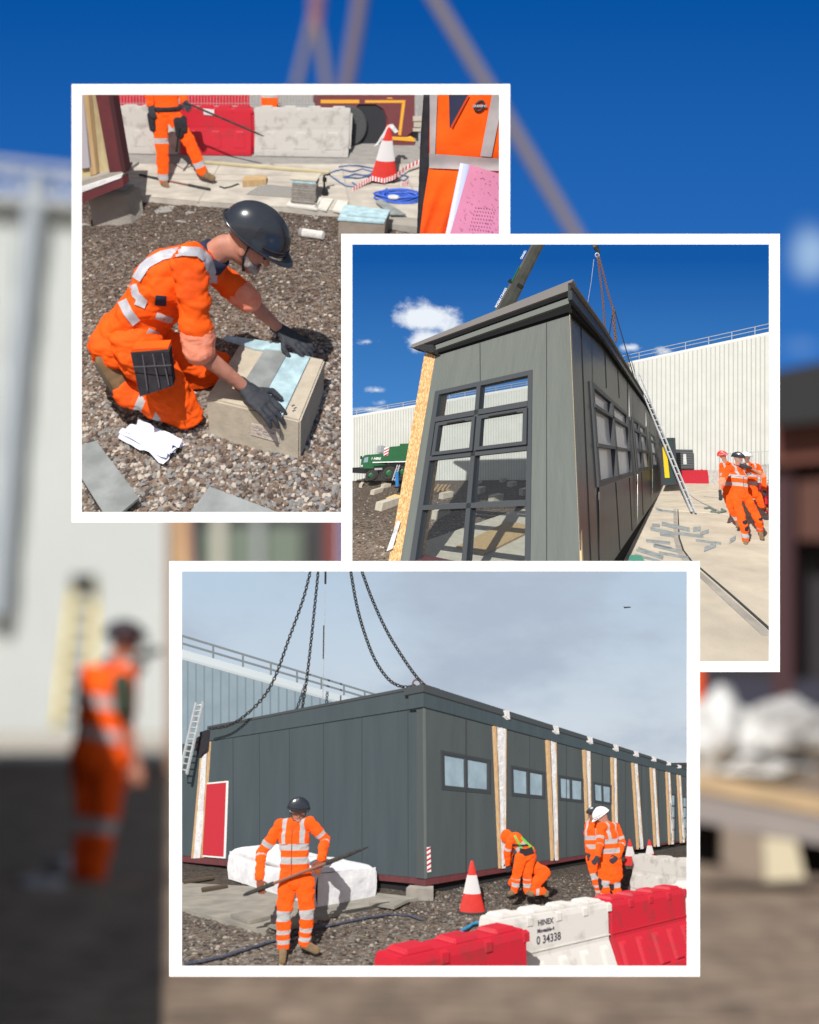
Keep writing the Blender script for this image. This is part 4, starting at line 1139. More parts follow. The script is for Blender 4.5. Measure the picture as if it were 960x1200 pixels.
# right side wall with window holes
wR=[((693.5,446),(737,486),(744,556),(702.5,571)),((741.3,488),(756.8,501),(763,549.5),(747.5,553)),((761.5,506),(767.5,511.5),(771,546),(765,548))]
VS=(786,559)
def sT(X): return 363+(559-363)*((X-668)/(786-668))**.88
topS=lambda X: 366+(520-366)*(X-669)/(778-669) 
def topS(X):
    pts=[(669,364),(709,405),(758,474),(777,513)]
    for a,b in zip(pts,pts[1:]):
        if X<=b[0]: return a[1]+(b[1]-a[1])*(X-a[0])/(b[0]-a[0])
    return 513
def botS(X): return 656+(571-656)*(X-720)/(778-720)
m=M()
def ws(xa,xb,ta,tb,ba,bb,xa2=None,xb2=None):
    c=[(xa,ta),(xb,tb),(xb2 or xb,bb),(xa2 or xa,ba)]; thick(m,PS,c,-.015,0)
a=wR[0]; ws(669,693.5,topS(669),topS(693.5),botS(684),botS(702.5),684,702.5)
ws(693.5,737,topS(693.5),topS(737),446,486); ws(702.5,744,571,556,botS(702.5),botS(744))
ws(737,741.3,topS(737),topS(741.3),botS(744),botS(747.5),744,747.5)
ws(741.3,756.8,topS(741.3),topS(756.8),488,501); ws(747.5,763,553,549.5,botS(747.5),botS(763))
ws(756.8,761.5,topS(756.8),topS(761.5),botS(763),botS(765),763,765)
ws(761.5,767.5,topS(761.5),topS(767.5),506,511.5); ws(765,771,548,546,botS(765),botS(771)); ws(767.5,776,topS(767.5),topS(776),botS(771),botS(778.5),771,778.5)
m.mat(1)
for a,b in (((681,378),(694.5,697)),((709,408),(711,455)),((724,430),(726,466)),((700,580),(703.5,680)),((722,565),(727,645)),((738,560),(741,622)),((752,553),(754,604)),((735,440),(736.5,485))):
    c=[(a[0]-.3,a[1]),(a[0]+.3,a[1]),(b[0]+.3,b[1]),(b[0]-.3,b[1])]; thick(m,PS,c,0,.006)
m.build('wall',[mat('shaded_side_cladding',(.06,.062,.06),.28,(.05,.052,.05),scale=.8,bump=.02,bscale=3,spec=.6),DARK],mb,S2)  # shade of this side painted in: base colour darker than the front cladding
def glazing(P,wq,cols,rows,fw,S,parent,gm,bar=.03,fd=.05):
    m=M(); qi=inset(wq,fw[0],fw[1]); ring(m,P,wq,qi,-.08,fd*.6)
    for u in cols: slab(m,P,wq,-.08,fd,u-bar/2,u+bar/2,fw[1],1-fw[1])
    for v in rows: slab(m,P,wq,-.08,fd,fw[0],1-fw[0],v-bar*.35,v+bar*.35)
    f=m.build('window',FRAMEG,parent,S)
    us=[fw[0]]+list(cols)+[1-fw[0]]; vs=[fw[1]]+list(rows)+[1-fw[1]]
    for i in range(len(us)-1):
        for j in range(len(vs)-1):
            m=M(); slab(m,P,wq,-.045,-.035,us[i],us[i+1],vs[j],vs[j+1]); m.build('pane',gm,f,S)
    return f
# front window: two columns, four rows
f=glazing(PF,wo,[.45],[.165,.385,.665],(.045,.024),S2,mb,GLASS,bar=.04,fd=.015)
for (u0,u1) in ((.065,.43),(.475,.94)):      # opening sashes of the second row
    m=M(); A=[lerp2(wo,u0-.01,.185),lerp2(wo,u1+.01,.185),lerp2(wo,u1+.01,.37),lerp2(wo,u0-.01,.37)]; ring(m,PF,A,inset(A,.08,.10),-.02,.045); m.build('sash',FRAMEG,f,S2)
    m=M(); slab(m,PF,wo,.04,.075,u0+.1,u1-.1,.196,.203); m.build('trickle_vent',DARK,f,S2)
glazing(PS,wR[0],[.56],[.22,.60],(.06,.05),S2,mb,WGLASS,bar=.05)
glazing(PS,wR[1],[.5],[.22,.60],(.1,.06),S2,mb,WGLASS,bar=.08)
glazing(PS,wR[2],[],[.22,.60],(.16,.06),S2,mb,WGLASS,bar=.08)
# roof edge: black trim over grey fascia over black soffit line
m=M()
def ff(P,c,a,b): thick(m,P,c,a,b)
m.mat(0); ff(PF,[(495,408),(670.5,352),(670,364.5),(507,415.5)],-.02,.06)        # soffit, black
m.mat(1); ff(PF,[(507,403),(671,343.0),(671,354),(507,411)],.02,.10)        # grey fascia
m.mat(0); ff(PF,[(481,407),(671.5,337.5),(671.3,345),(491,410)],.04,.13)
m.mat(2); ff(PF,[(482,404),(671.8,327),(671.5,338.5),(483,407.5)],.06,.16)
def strip2(P,top,bot,a,b):
    for k in range(len(top)-1): ff(P,[top[k],top[k+1],bot[k+1],bot[k]],a,b)
xs=[670.5,684,696,709,733,758,777]
def il(pts,x):
    for p,q_ in zip(pts,pts[1:]):
        if x<=q_[0]: return (x,p[1]+(q_[1]-p[1])*(x-p[0])/(q_[0]-p[0]))
    return (x,pts[-1][1])
fT=[(670,327.5),(709,383),(758,466),(777,508)]; fM=[(670,350),(709,398.5),(758,472.5),(777,512)]; fB=[(669,364.5),(709,405.5),(758,476),(777,514)]
T_=[il(fT,x) for x in xs]; M_=[il(fM,x) for x in xs]; B_=[il(fB,x) for x in xs]
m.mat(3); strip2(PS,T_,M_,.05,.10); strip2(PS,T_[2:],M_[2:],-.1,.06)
m.mat(0); strip2(PS,M_,B_,.01,.05); strip2(PS,M_[1:],B_[1:],-.1,.02)
m.mat(2); strip2(PS,[(x,y-.3) for x,y in T_],[(x,y+max(.8,2.2-(x-670)*.02)) for x,y in T_],.09,.14)
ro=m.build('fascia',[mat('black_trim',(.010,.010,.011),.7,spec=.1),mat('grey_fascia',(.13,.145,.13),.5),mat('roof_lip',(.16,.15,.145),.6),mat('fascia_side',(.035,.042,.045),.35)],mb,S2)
m=M(); c=[(481,407),(486,403),(508,404),(507,413)]; ff(PF,c,.0,.15); m.mat(0); m.build('membrane',mat('black_membrane',(.03,.03,.032),.5,bump=.5),ro,S2)
# black sheet put in for the shade under the right wall, base beam, floor inside
m=M(); c=[(686,700),(778.5,569),(784,576),(752,652),(732,715)]; thick(m,PS,c,-.4,-.12); m.build('underside_shade',DARK,mb,S2)
m=M(); c=[(440,655),(480,653),(640,690),(640,712),(440,690)]; thick(m,PF,[(449,658),(486,655.5),(683,700),(683,712),(449,700)],-.2,-.02); m.build('base_beam',MAROON,mb,S2)
m=M(); fl=[S2.G(x,y,.22) for x,y in ((489,637),(600,599),(660,602),(672,690),(478,690))]; m.prism(fl,[p-V3((0,0,.15)) for p in fl]); m.build('floor',CONC,mb,S2)
m=M(); fl=[S2.G(x,y,.26) for x,y in ((535,640),(594,611),(632,617),(568,648))]; m.prism(fl,[p-V3((0,0,.03)) for p in fl])
tag(m.build('plywood_sheet',TIMBER,S=S2),'plywood sheet lying on the floor behind the corner window','plywood')
# crane boom, hook and slings
bt=thing('mobile_crane','green and grey mobile crane boom rising behind the roof','crane',S2.V(587,362,16),S2)
def boomseg(p0,w0,p1,w1,Y,nm,mt):
    A,B=S2.V(*p0,Y),S2.V(*p1,Y); k=S2.m_per_px(Y)
    m=M(); m.smooth=False; d=(B-A).normalized(); a=d.cross(V3((0,1,0))).normalized(); b=a.cross(d)
    def sec(c,w): 
        w*=k; return [c+a*w*math.cos(t)+b*w*.8*math.sin(t) for t in [R(22.5+45*i) for i in range(8)]]
    m.prism(sec(A,w0),sec(B,w1)); return m.build(nm,mt,bt,S2)
BM=mat('boom_grey',(.055,.056,.048),.45,(.035,.036,.03),scale=1)
boomseg((586,372),10.5,(607,332),10,16,'lower_boom',BM)
boomseg((607,332),9,(633,282),8.6,16,'upper_boom',BM)
m=M(); A=S2.V(604.8,332.5,16); k=S2.m_per_px(16)
m.bar(S2.V(596.5,328.5,15.6),S2.V(612,336.5,15.6),k*1.2,k*6); m.build('collar',DARK,bt,S2)
m=M(); d=(S2.V(631,282,15.4)-S2.V(583,372,15.4)).normalized(); n_=V3((0,-1,0)); vv=d.cross(n_); vv=-vv if vv.z<0 else vv
text_mesh(m,S2,'MOBILE CRANES',S2.V(588.5,349,15.35),d,vv,V3((0,0,0)),k*4.6,.004)
text_mesh(m,S2,'CRANES',S2.V(614.5,299,15.35),d,vv,V3((0,0,0)),k*4.6,.004)
m.build('lettering',mat('white_paint',(.85,.85,.85),.5),bt,S2)
m=M(); m.bar(S2.V(608.5,313,15.4),S2.V(600,330,15.4),k*2.2,k*1); m.build('green_band',GREENT,bt,S2)
# crane carrier
CR=Plane(S2,V3((0,24,0)),V3((0.1,-1,0)))
ct=thing('crane_carrier','green crane lorry with black tyres parked before the white warehouse','crane lorry',CR.hit(447,556),S2)
def pl(name,c,m_,d0=-2.2,d1=0,parent=None,bev=.0):
    m=M(); thick(m,CR,c,d0,d1); return m.build(name,m_,parent or ct,S2,bevel=bev)
bd=pl('body',[(432,533),(452,531),(454,524),(482,521),(486,540),(432,543)],GREENT)
cb=pl('cab',[(422,549),(423.5,537),(427,533.5),(433,532.5),(437,534),(437,549)],GREENT,-2.3,.03,bev=.03)
pl('window',[(426,542),(427.5,536.5),(431.5,535.5),(431,541.5)],SKYGLASS,.02,.06,cb)
pl('chassis',[(413,548),(432,547),(486,541),(486,552),(413,553)],DARK,-2.1,-.1)
pl('superstructure',[(456,530),(456,524.5),(468,523.5),(469,520),(482,519.5),(484,531)],GREENT,-1.6,-.4)
pl('counterweight',[(470,531),(470,527),(484,526.5),(485,531)],DARK,-1.5,-.3)
pl('mirror',[(422.3,538),(422.3,534.5),(423.6,534.3),(423.6,538)],BLACKC,.05,.15,cb)
pl('headlight',[(423,547),(423.2,545),(425.2,544.8),(425,547)],WHP,.03,.06,cb)
pl('step',[(439,548.5),(447,548.2),(447,550.5),(439,551)],STEEL,-.1,.05)
pl('bumper',[(404,549),(426,548.5),(426,555),(404,553.5)],BLACKC,-2.2,.06)
pl('stripe',[(433,541.4),(486,540),(486,541.2),(433,542.6)],mat('white_paint',(.85,.85,.85),.5),.0,.03)
hz=pl('hazard_panel',[(450.5,525),(456,523.8),(454.5,533.5),(449.5,534)],mat('white_paint',(.85,.85,.85),.5),.0,.05)
for k in range(3):
    y=525.5+k*3; pl('stripe',[(450.3,y+2),(455.8,y-.8),(455.6,y+.8),(450,y+3.6)],REDP,.052,.07,hz)
pl('exhaust',[(441,531),(446,530),(446.5,522),(442,523)],STEEL,-.9,-.2)
m=M(); o_=CR.hit(440.5,538.6,.035); text_mesh(m,S2,'1 HIRE',o_,V3((1,.1,0)).normalized(),V3((0,0,1)),V3((0,0,0)),.30,.01); m.build('lettering',mat('white_paint',(.85,.85,.85),.5),ct,S2)
for x,y,r in ((434.5,557,5.5),(455.5,554.5,6.8),(471,553,6.2)):
    c=CR.hit(x,y,.1); k=.087*r; m=M(); m.lathe(c+V3((0,.35,0)),[(k*.5,0),(k*.93,0),(k,.06),(k,.34),(k*.9,.40),(k*.55,.38)],24,ax=(0,-1,0)); wh=m.build('wheel',RUBBER,ct,S2)
    m=M(); m.lathe(c+V3((0,.02,0)),[(k*.5,0),(k*.48,.06),(k*.2,.08),(.02,.13)],16,ax=(0,-1,0)); m.build('rim',GREENT,wh,S2)
ladder(S2,'short ladder leaning on the crane lorry beside its wheels',(460,563),(466,545),(463,563.5),(468.5,545),19,20,6,STEEL,.03)
m=M(); m.tube([S2.V(465.5,571,17),S2.V(465.3,553,17)],.10,8); m.mat(1); m.lathe(S2.V(465.5,572,17),[(.14,0),(.14,.08),(.06,.12)],10)
tag(m.build('prop_post',[mat('blue_post',(.02,.18,.5),.5),DARK],S=S2),'blue post standing before the wheels of the crane lorry','post')
m=M(); m.bar(S2.V(485.5,520,20),S2.V(484,516.5,20),.25,.25)
# hook block, chains
hk=thing('crane_hook','crane hook block with shackles hanging over the right roof corner','crane hook',S2.V(699,292,9),S2)
m=M(); m.cap2(S2.V(695,285,9),S2.V(699,291,9),.10,.12); m.cap2(S2.V(699,291,9),S2.V(702,296,9),.10,.06); m.build('block',CHAIN,hk,S2)
m=M(); m.smooth=True; c=S2.V(700,299,9); m.tube([c+V3((math.cos(t)*.10,0,math.sin(t)*.13)) for t in [R(a) for a in range(0,361,30)]],.025,8); m.build('shackle',STEEL,hk,S2)
CH2='rusty sling chains hanging under the crane hook'
chain(S2,[(700.5,300),(703,322),(706,345),(707.5,362)],9,'left rusty sling chain hanging straight under the hook',mt=RUST,link=.13,r=.022,group=CH2)
chain(S2,[(702,301),(707,320),(712,340),(718,361)],9,'right rusty sling chain slanting down from the hook',mt=RUST,link=.13,r=.022,group=CH2)
chain(S2,[(707.5,363),(708.5,378),(709.3,388)],9,'lower end of the left sling chain at the roof edge',mt=RUST,link=.12,r=.022,group=CH2)
chain(S2,[(719,362),(719.5,378),(722,401)],9,'doubled loop of chain hanging free beside the roof edge',mt=RUST,link=.16,r=.035,group=CH2)
for nm,pts,l in (('sling_rope',[(720,362),(731,400),(742.5,440)],'dark sling rope from the chain down to the roof'),('tag_line',[(696,304),(693,330),(689,354)],'thin tag line left of the crane hook'),
                 ('sling_rope',[(719,362),(716,380),(714,394)],'short sling line at the roof edge below the chains')):
    m=M(); m.tube([S2.V(x,y,9) for x,y in pts],.012 if 'tag' in nm else .022,6); tag(m.build(nm,STEEL if 'tag' in nm else CHAIN,S=S2),l,'rope')
# far end: dark doorway, cabin, barriers, ladder
PE=Plane(S2,V3((0,16.5,0)),V3((0,-1,0)))
t=thing('site_door','dark framed doorway set against the far end of the module','doorway',PE.hit(785,567),S2)
m=M(); dq=[(775.5,513),(791.5,513),(794,567),(777,569)]; ring(m,PE,dq,inset(dq,.16,.05),-.2,.1); m.build('frame',FRAMEG,t,S2)
m=M(); thick(m,PE,inset(dq,.16,.05),-.1,-.05); m.build('door',mat('dark_green_panel',(.02,.05,.045),.5),t,S2)
m=M(); thick(m,PE,[(777,524),(781,522),(785,560),(780,560)],.15,.25); tag(m.build('yellow_tarp',YELLOW,S=S2),'yellow sheet hanging in the dark doorway behind the ladder','sheet')
PC=Plane(S2,V3((0,30,0)),V3((0,-1,0)))
t=thing('site_cabin','small dark louvred cabin against the white warehouse wall','cabin',PC.hit(802,550),S2)
m=M(); cq=[(793,526.5),(812,527),(812.5,549.5),(793,549.5)]; slab(m,PC,cq,-2,0); m.mat(1)
for k in range(8): slab(m,PC,cq,0,.06,0,1,k/8,k/8+.05)
m.build('wall',[mat('cabin_dark',(.05,.055,.06),.6),mat('cabin_slat',(.12,.125,.13),.6)],t,S2)
m=M(); slab(m,PC,[(801,532),(804,532),(805,544),(801,544)],.06,.1); m.build('notice',MEMB,t,S2)
BR2='plastic barriers before the warehouse behind the walking men'
def bpair(xa,ya,xb,yb,lab,mt,ribs=3,H=1.0): barrier(S2,lab,S2.G(xa,ya),S2.G(xb,yb),H,mt,BR2,ribs=ribs,notches=3)
bpair(793,566.5,832,567,'red plastic barrier with a notice beside the far doorway',RED,H=1.75)
m=M(); o_=S2.G(812,566); y=o_.y-.35; m.prism([S2.V(a,b,y) for a,b in ((805.5,550.5),(811,550.5),(811,553.5),(805.5,553.5))],[S2.V(a,b,y+.02) for a,b in ((805.5,550.5),(811,550.5),(811,553.5),(805.5,553.5))])
tag(m.build('notice',MEMB,S=S2),'white notice fixed on the red barrier by the far doorway','notice')
bpair(833,568,849,569,'dirty pale barrier right of the far red barrier',WHD,2,H=1.7)
bpair(893,590,912,605,'red barrier cut by the right edge behind the walking men',RED,2)
ladder(S2,'long aluminium ladder leaning on the roof edge at the far end of the module',(810,599.5),(744,437),(815,601),(748.5,436),9.3,11.5,22,STEEL,.03)
m=M(); A=S2.V(768,522,9.7); 
# lamp posts
LP='lamp posts in front of the white warehouse'
for (hx,hy),(tx,ty),(bx,by),l in (((874,465),(885,465.5),(908,560),'taller lamp post with a thin arm at the right of the warehouse'),((873,494),(882.5,495.5),(903,575),'shorter lamp post with a flat head at the right of the warehouse')):
    t=thing('lamp_post',l,'lamp post',S2.V(bx,by,38),S2,LP)
    m=M(); m.tube([S2.V(bx,by,38),S2.V(tx,ty,38)],[.2,.12],10); m.build('pole',mat('pole_grey',(.12,.13,.13),.5),t,S2)
    m=M(); m.tube([S2.V(tx,ty,38),S2.V(hx+4,hy,38)],.09,8); m.build('arm',mat('pole_grey',(.12,.13,.13),.5),t,S2)
    m=M(); m.box(S2.V(hx+2,hy+.3,38),(1.1,.6,.28 if hy<480 else .8)); m.build('lamp_head',mat('pole_grey',(.12,.13,.13),.5),t,S2)
# mesh fence on the right
t=thing('mesh_fence','wire mesh fence panels behind the walking men at the right edge','fence',S2.V(890,580,18),S2)
m=M(); fq=[(843,531.5),(912,528),(912,588),(843,567)]; PFn=Plane(S2,V3((0,19,0)),V3((0,-1,0)))
for k in range(22): slab(m,PFn,fq,0,.02,k/21,k/21+.006,0,1)
for v in (0,.33,.66,.985): slab(m,PFn,fq,.0,.03,0,1,v,v+.012)
m.build('mesh_panel',STEEL,t,S2)
m=M(); 
for u in (0,.47,.97): slab(m,PFn,fq,.0,.06,u,u+.015,-.02,1)
m.build('frame',STEEL,t,S2)
# concrete blocks dotted on the gravel
BG2='pale concrete pads dotted over the gravel'
def blk(xa,ya,w,h,dx,lab):
    """front face left-bottom at xa,ya; w px wide; extends back"""
    A=S2.G(xa,ya); B=S2.G(xa+w,ya-.2); k=S2.m_per_px(A.y); H=h*k*.97; bk=S2.G(xa+dx,ya-h*.55)-A; bk=bk.normalized()*max(.9*(B-A).length,.3)
    m=M(); c=[A,B,B+bk,A+bk]; m.prism([p+V3((0,0,H)) for p in c],[p-V3((0,0,.02)) for p in c]); tag(m.build('concrete_pad',CONC,S=S2,bevel=.01),lab,'concrete block',BG2)
def blk2(xa,ya,xm,ym,xr,yr,h,lab):
    A,Bm,C=S2.G(xa,ya),S2.G(xm,ym),S2.G(xr,yr); H=S2.G(xa,ya).y/S2.f*h*.95
    D=A+(C-Bm); m=M(); c=[A,Bm,C,D]; m.prism([p+V3((0,0,H)) for p in c],[p-V3((0,0,.02)) for p in c]); tag(m.build('concrete_pad',CONC,S=S2,bevel=.008),lab,'concrete block',BG2)
blk2(439,597,447,599,467,591,8,'largest pale pad left of the board, nearest the shaded gravel')
blk2(433.5,579.5,438,580,449,576,5,'middle pale pad in front of the crane wheels')
blk2(446,571.5,450,572,458,570,4,'pale pad beside the foot of the blue post')
blk2(420.5,571,424,571.5,426,569,4,'small pale pad below the crane cab')
blk2(423,564.5,426,565,428,563,3,'smallest pale pad right under the crane bumper')
blk2(505,608,511,609,528,601,8.5,'nearest pale pad seen low through the left window column')
blk2(514,584,519,585,531,582,6,'pale pad under the pallet seen through the window')
blk2(555,578,562,579,569,576,6,'pale pad seen at the left of the right window column')
blk2(572,588,579,589.5,590,586,7,'pale pad in the middle of the right window column')
blk2(585,565,589,565.5,593,564,4,'far pale pad behind the middle of the window')
blk2(594,570,599,571,606,569,5,'pale pad upper right behind the window')
blk2(556,567,560,567.5,565,566,3.5,'far small pale pad behind the window mullion')
blk2(608,580,613,581,621,578,6.5,'pale pad cut by the right window frame')
blk2(603,608,612,609.5,621,604,6,'white pad on the interior floor by the right frame')
m=M(); 
for k in range(4): m.bar(S2.G(509+k*4.5,575-k*.3,.35+k*.03),S2.G(514+k*4.5,568,.75),.12,.05)
m.bar(S2.G(507,576,.25),S2.G(529,574,.3),.1,.1); tag(m.build('pallet',TIMBER,S=S2),'broken timber pallet seen through the left window column','pallet')
m=M(); a,b=floor_poly(S2,[(453,583),(463,579),(472,581),(468,586)],.06,.06); m.prism(a,b); tag(m.build('timber_board',GOLD,S=S2),'yellow timber board lying behind the end board','board')
m=M(); PX=Plane(S2,V3((0,22,0)),V3((0,-1,0)))
# plane above is left unused, no roof is built from it
# slate sheets on the concrete
SG='grey sheets scattered on the concrete beside the module'
def sh(cx,cy,L,w,a,lab,mt=SLATE):
    k=960/130; c=math.cos(R(a)); s=math.sin(R(a))
    x,y=730+cx/7.385,560+cy/7.385; L/=7.385*2; w/=7.385*2
    q=[(x-L*c-w*s*.3,y-L*s-w),(x+L*c-w*s*.3,y+L*s-w),(x+L*c+w*s*.3,y+L*s+w),(x-L*c+w*s*.3,y-L*s+w)]
    tag(floor_slab(S2,q,.05,.02,mt,'slate_sheet'),lab,'sheet',SG)
for a in ((285,408,70,24,2,'short grey sheet half in the module shade'),(360,398,50,34,10,'small square grey sheet at the top of the pile'),(480,425,200,34,12,'longest grey sheet lying over the joint'),
          (340,458,210,26,12,'grey sheet in front of the long one on the left'),(385,492,130,22,8,'narrow grey sheet below the middle of the pile'),(585,490,220,22,7,'narrow grey sheet pointing right from the pile'),
          (640,440,64,38,-5,'small grey sheet at the right end of the pile'),(705,470,80,30,-18,'tilted grey sheet at the far right end of the pile'),(305,550,210,22,6,'grey sheet alone below the pile'),
          (370,605,220,24,13,'grey sheet pair nearest the channel, upper one'),(350,590,150,16,13,'thin grey sheet laid on the pair near the channel'),(740,550,220,16,7,'long thin grey sheet farthest right on the slab'),
          (755,595,110,38,-22,'pale green square sheet farthest right on the slab'),(240,640,230,18,18,'grey strip in the shade by the frame corner'),(230,655,240,16,18,'second grey strip in the shade by the frame corner'),
          (215,690,230,16,14,'grey strip lowest in the stack by the frame corner'),(440,665,260,18,10,'long grey strip crossing the channel at the bottom'),(380,285,170,14,6,'grey strip at the top near the ladder foot'),(310,270,60,16,20,'short grey strip in the shade below the ladder'),
          (950,530,60,40,-30,'dull pink sheet beside the boots of the walking man')):
    sh(*a)
m=M(); a,b=floor_poly(S2,[(738,650),(752,651),(758,662),(736,660)],.06,.03); m.prism(a,b); tag(m.build('green_sheet',mat('green_sheet',(.06,.22,.16),.6),S=S2),'green sheet in the shade at the foot of the module','sheet')
ground_line(S2,[(806,578),(815,585),(826,591),(833,594),(838,597),(842,598)],.05,.02,mat('wire_grey',(.2,.2,.2),.6),'cable','thin grey cable curling on the concrete behind the walking men','cable',6)
ground_line(S2,[(826,596),(832,595),(838,598),(834,600),(842,601),(850,599),(846,597)],.06,.05,mat('wire_green',(.12,.16,.14),.7),'rope','tangle of grey rope on the concrete left of the walking men','rope',6)
sp=[]; rnd=random.Random(8)
for _ in range(4500):
    x=rnd.uniform(413,640); y=552+1/rnd.uniform(1/130,1/14)
    if y>660 or y<562: continue
    p=S2.G(x,y); sp.append((V3((p.x,p.y,nz(p,2,.04))),rnd.uniform(.015,.04)))
S2._big=.02
stones(S2,'loose brown stones over the ground left of and behind the corner window',sp,None,seed=9)
# --- people
PT=(('torso',.22,.34),('torso',.50,.62),('stripe',.105,.6),('shAin',.44,.74),('shBin',.50,.62))
person(S2,'man in a red helmet mostly hidden behind the leading walking man',6.9,
  dict(head=(847,534,0),neck=(850,541,0),chest=(854,553,0),pelvis=(856,577,0),shA=(846,545,.1),shB=(860,545,0),elA=(846,561,.1),wrA=(850,576,0),hdA=(852,581,0),
       hipA=(852,580,0),hipB=(862,580,0),knA=(857,597,-.05),knB=(866,597,0),anA=(865,612,.1),anB=(871,612,.1),toA=(864,617,-.1),toB=(872,617,-.1)),
  s=1.0,look=(-.2,-1,-.1),helm=HELR,tapes=PT,vox=.02,seed=11)
person(S2,'man in a white helmet walking behind the leading man on the right',7.2,
  dict(head=(875,535.5,0),neck=(876,542,0),chest=(879,554,0),pelvis=(881,576,0),shA=(870,546,.05),shB=(888,546,0),elB=(895,560,.1),wrB=(896,574,0),hdB=(897,580,-.05),
       hipA=(876,580,0),hipB=(888,580,0),knA=(879,592,-.05),knB=(892,592,0),anA=(884,601,.35),anB=(895,594.5,.5),toA=(884,606,.1),toB=(900,597,.3)),
  s=1.0,look=(-.1,-1,-.1),helm=HELW,tapes=PT,vox=.02,skin=SKIN2,seed=12)
person(S2,'leading walking man in orange with a dark helmet and hand at his mouth',6.0,
  dict(head=(865,536.5,-.02),neck=(865,545,0),chest=(866,558,0),pelvis=(868,577,0),shA=(853,549,0),shB=(877,549,0),elA=(845.5,566,.05),wrA=(844,577,-.03),hdA=(845,586,-.05),
       elB=(894,557,-.16),wrB=(878,547.5,-.28),hdB=(866,544,-.24),hipA=(862,583,0),hipB=(875,583,0),knA=(871,615,-.12),knB=(889,610,.0),anA=(874,634,-.0),anB=(891,622,.25),toA=(874,642,-.20),toB=(893,631,.1)),
  s=1.0,look=(.1,-1,-.12),helm=HELB,tapes=PT,sleeves='short',cuffs=True,vox=.014,knees=True,fold=.014,zipd=True,beard=True,seed=13,thick=1.05,skin=SKIN)
# ================================================================== upper left scene: man kneeling at a concrete block
g=px_grid(S1,88,226,592,606,150,110,lambda p:-.012+nz(p,3,.03)+nz(p,14,.012)); g.sm=[True]*len(g.f)
struct(g.build('gravel_ground', GRAVEL, S=S1))
TARM=mat('grey_tarmac',(.28,.265,.25),.9,(.22,.21,.20),scale=4,bump=.2,bscale=60,bdist=.004,detail=8)
g=px_grid(S1,88,84,592,262,60,50,lambda p:-.02); struct(g.build('ground',TARM,S=S1))
SLABM=mat('sunlit_slab',(.48,.44,.38),.9,(.34,.31,.27),scale=3,bump=.3,bscale=50,bdist=.004,detail=9)
ed=[(88,222),(150,229),(240,237),(345,244),(420,250),(500,258),(592,264)]
m=M(); 
for (a,b) in zip(ed,ed[1:]):
    A,B=S1.G(*a,.05),S1.G(*b,.05); C,Dd=S1.G(b[0],192+ (b[0]-88)*.0,.05),S1.G(a[0],192,.05)
    n=8; m.grid(lambda u,v,A=A,B=B,C=C,D=Dd:(A.lerp(B,u)).lerp(D.lerp(C,u),v),6,8)
    m.prism([A,B,B-V3((0,0,.07)),A-V3((0,0,.07))],[A+V3((0,.03,0)),B+V3((0,.03,0)),B+V3((0,.03,-.07)),A+V3((0,.03,-.07))])
struct(m.build('concrete_path',SLABM,S=S1))
m=M()
for x0,y0,x1,y1 in ((150,208,592,222),(258,192,232,237),(400,192,412,249),(88,203,592,208),(470,192,500,258)):
    m.bar(S1.G(x0,y0,.052),S1.G(x1,y1,.052),.02,.006)
tag(m.build('slab_joint',mat('joint_grey',(.33,.30,.26),.9),S=S1),'dark joints between the sunlit concrete slabs','joints',kind='stuff')
# barriers in a row
BW='plastic barriers in the row behind the standing man with the bar'
def b1(xa,ya,xb,yb,lab,mt,ribs): return barrier(S1,lab,S1.G(xa,ya),S1.G(xb,yb),.82,mt,BW,ribs=ribs,notches=4)
b1(128,177,214,178.5,'pale dirty barrier left of the standing man with the bar',WHD,3)
b1(216,178.5,298,180,'red plastic barrier right behind the standing man with the bar',RED,3)
b1(300,180,409,182,'pale scuffed barrier in front of the maroon lorry',WHD,3)
m=M(); c=[(238,127),(251,128.5),(251,135.5),(239,134.5)]; Yb=S1.G(257,179).y-.22; m.prism([S1.V(x,y,Yb) for x,y in c],[S1.V(x,y,Yb+.02) for x,y in c]); tag(m.build('notice',MEMB,S=S1),'small pale notice on the red barrier behind the standing man','notice')
Yf=S1.G(257,172).y+1.2
m=M(); 
for a,b,l in (((140,136),(178,137),'far red barrier beyond the mesh fence on the left'),((214,138),(292,140),'far red barrier beyond the mesh fence behind the bar')):
    barrier(S1,l,S1.G(*a),S1.G(*b),.8,RED,'red barriers beyond the fence',ribs=3)
# mesh fence panels
PM=Plane(S1,V3((0,Yf,0)),V3((0,-1,0)))
FG='wire mesh fence panels above the barriers'
for xa,xb,l in ((120,301,'wire fence panel behind the standing man with the bar'),(306,418,'wire fence panel above the pale barrier and lorry')):
    t=thing('mesh_fence',l,'fence panel',PM.hit((xa+xb)/2,172),S1,FG); q=[(xa,60),(xb,60),(xb,126),(xa,126)]
    n=int((xb-xa)/3.6); m=M()
    for k in range(n+1): m.bar(PM.hit(xa+(xb-xa)*k/n,60),PM.hit(xa+(xb-xa)*k/n,126),.007,.007,up=(0,-1,0))
    for y in (99,121): m.bar(PM.hit(xa,y),PM.hit(xb,y),.008,.008)
    m.build('mesh_panel',STEEL,t,S1)
    m=M(); 
    for x in (xa,xb): m.bar(PM.hit(x,60),PM.hit(x,158),.04,.04,up=(0,-1,0))
    m.bar(PM.hit(xa,125),PM.hit(xb,125),.035,.035); m.build('frame',STEEL,t,S1)
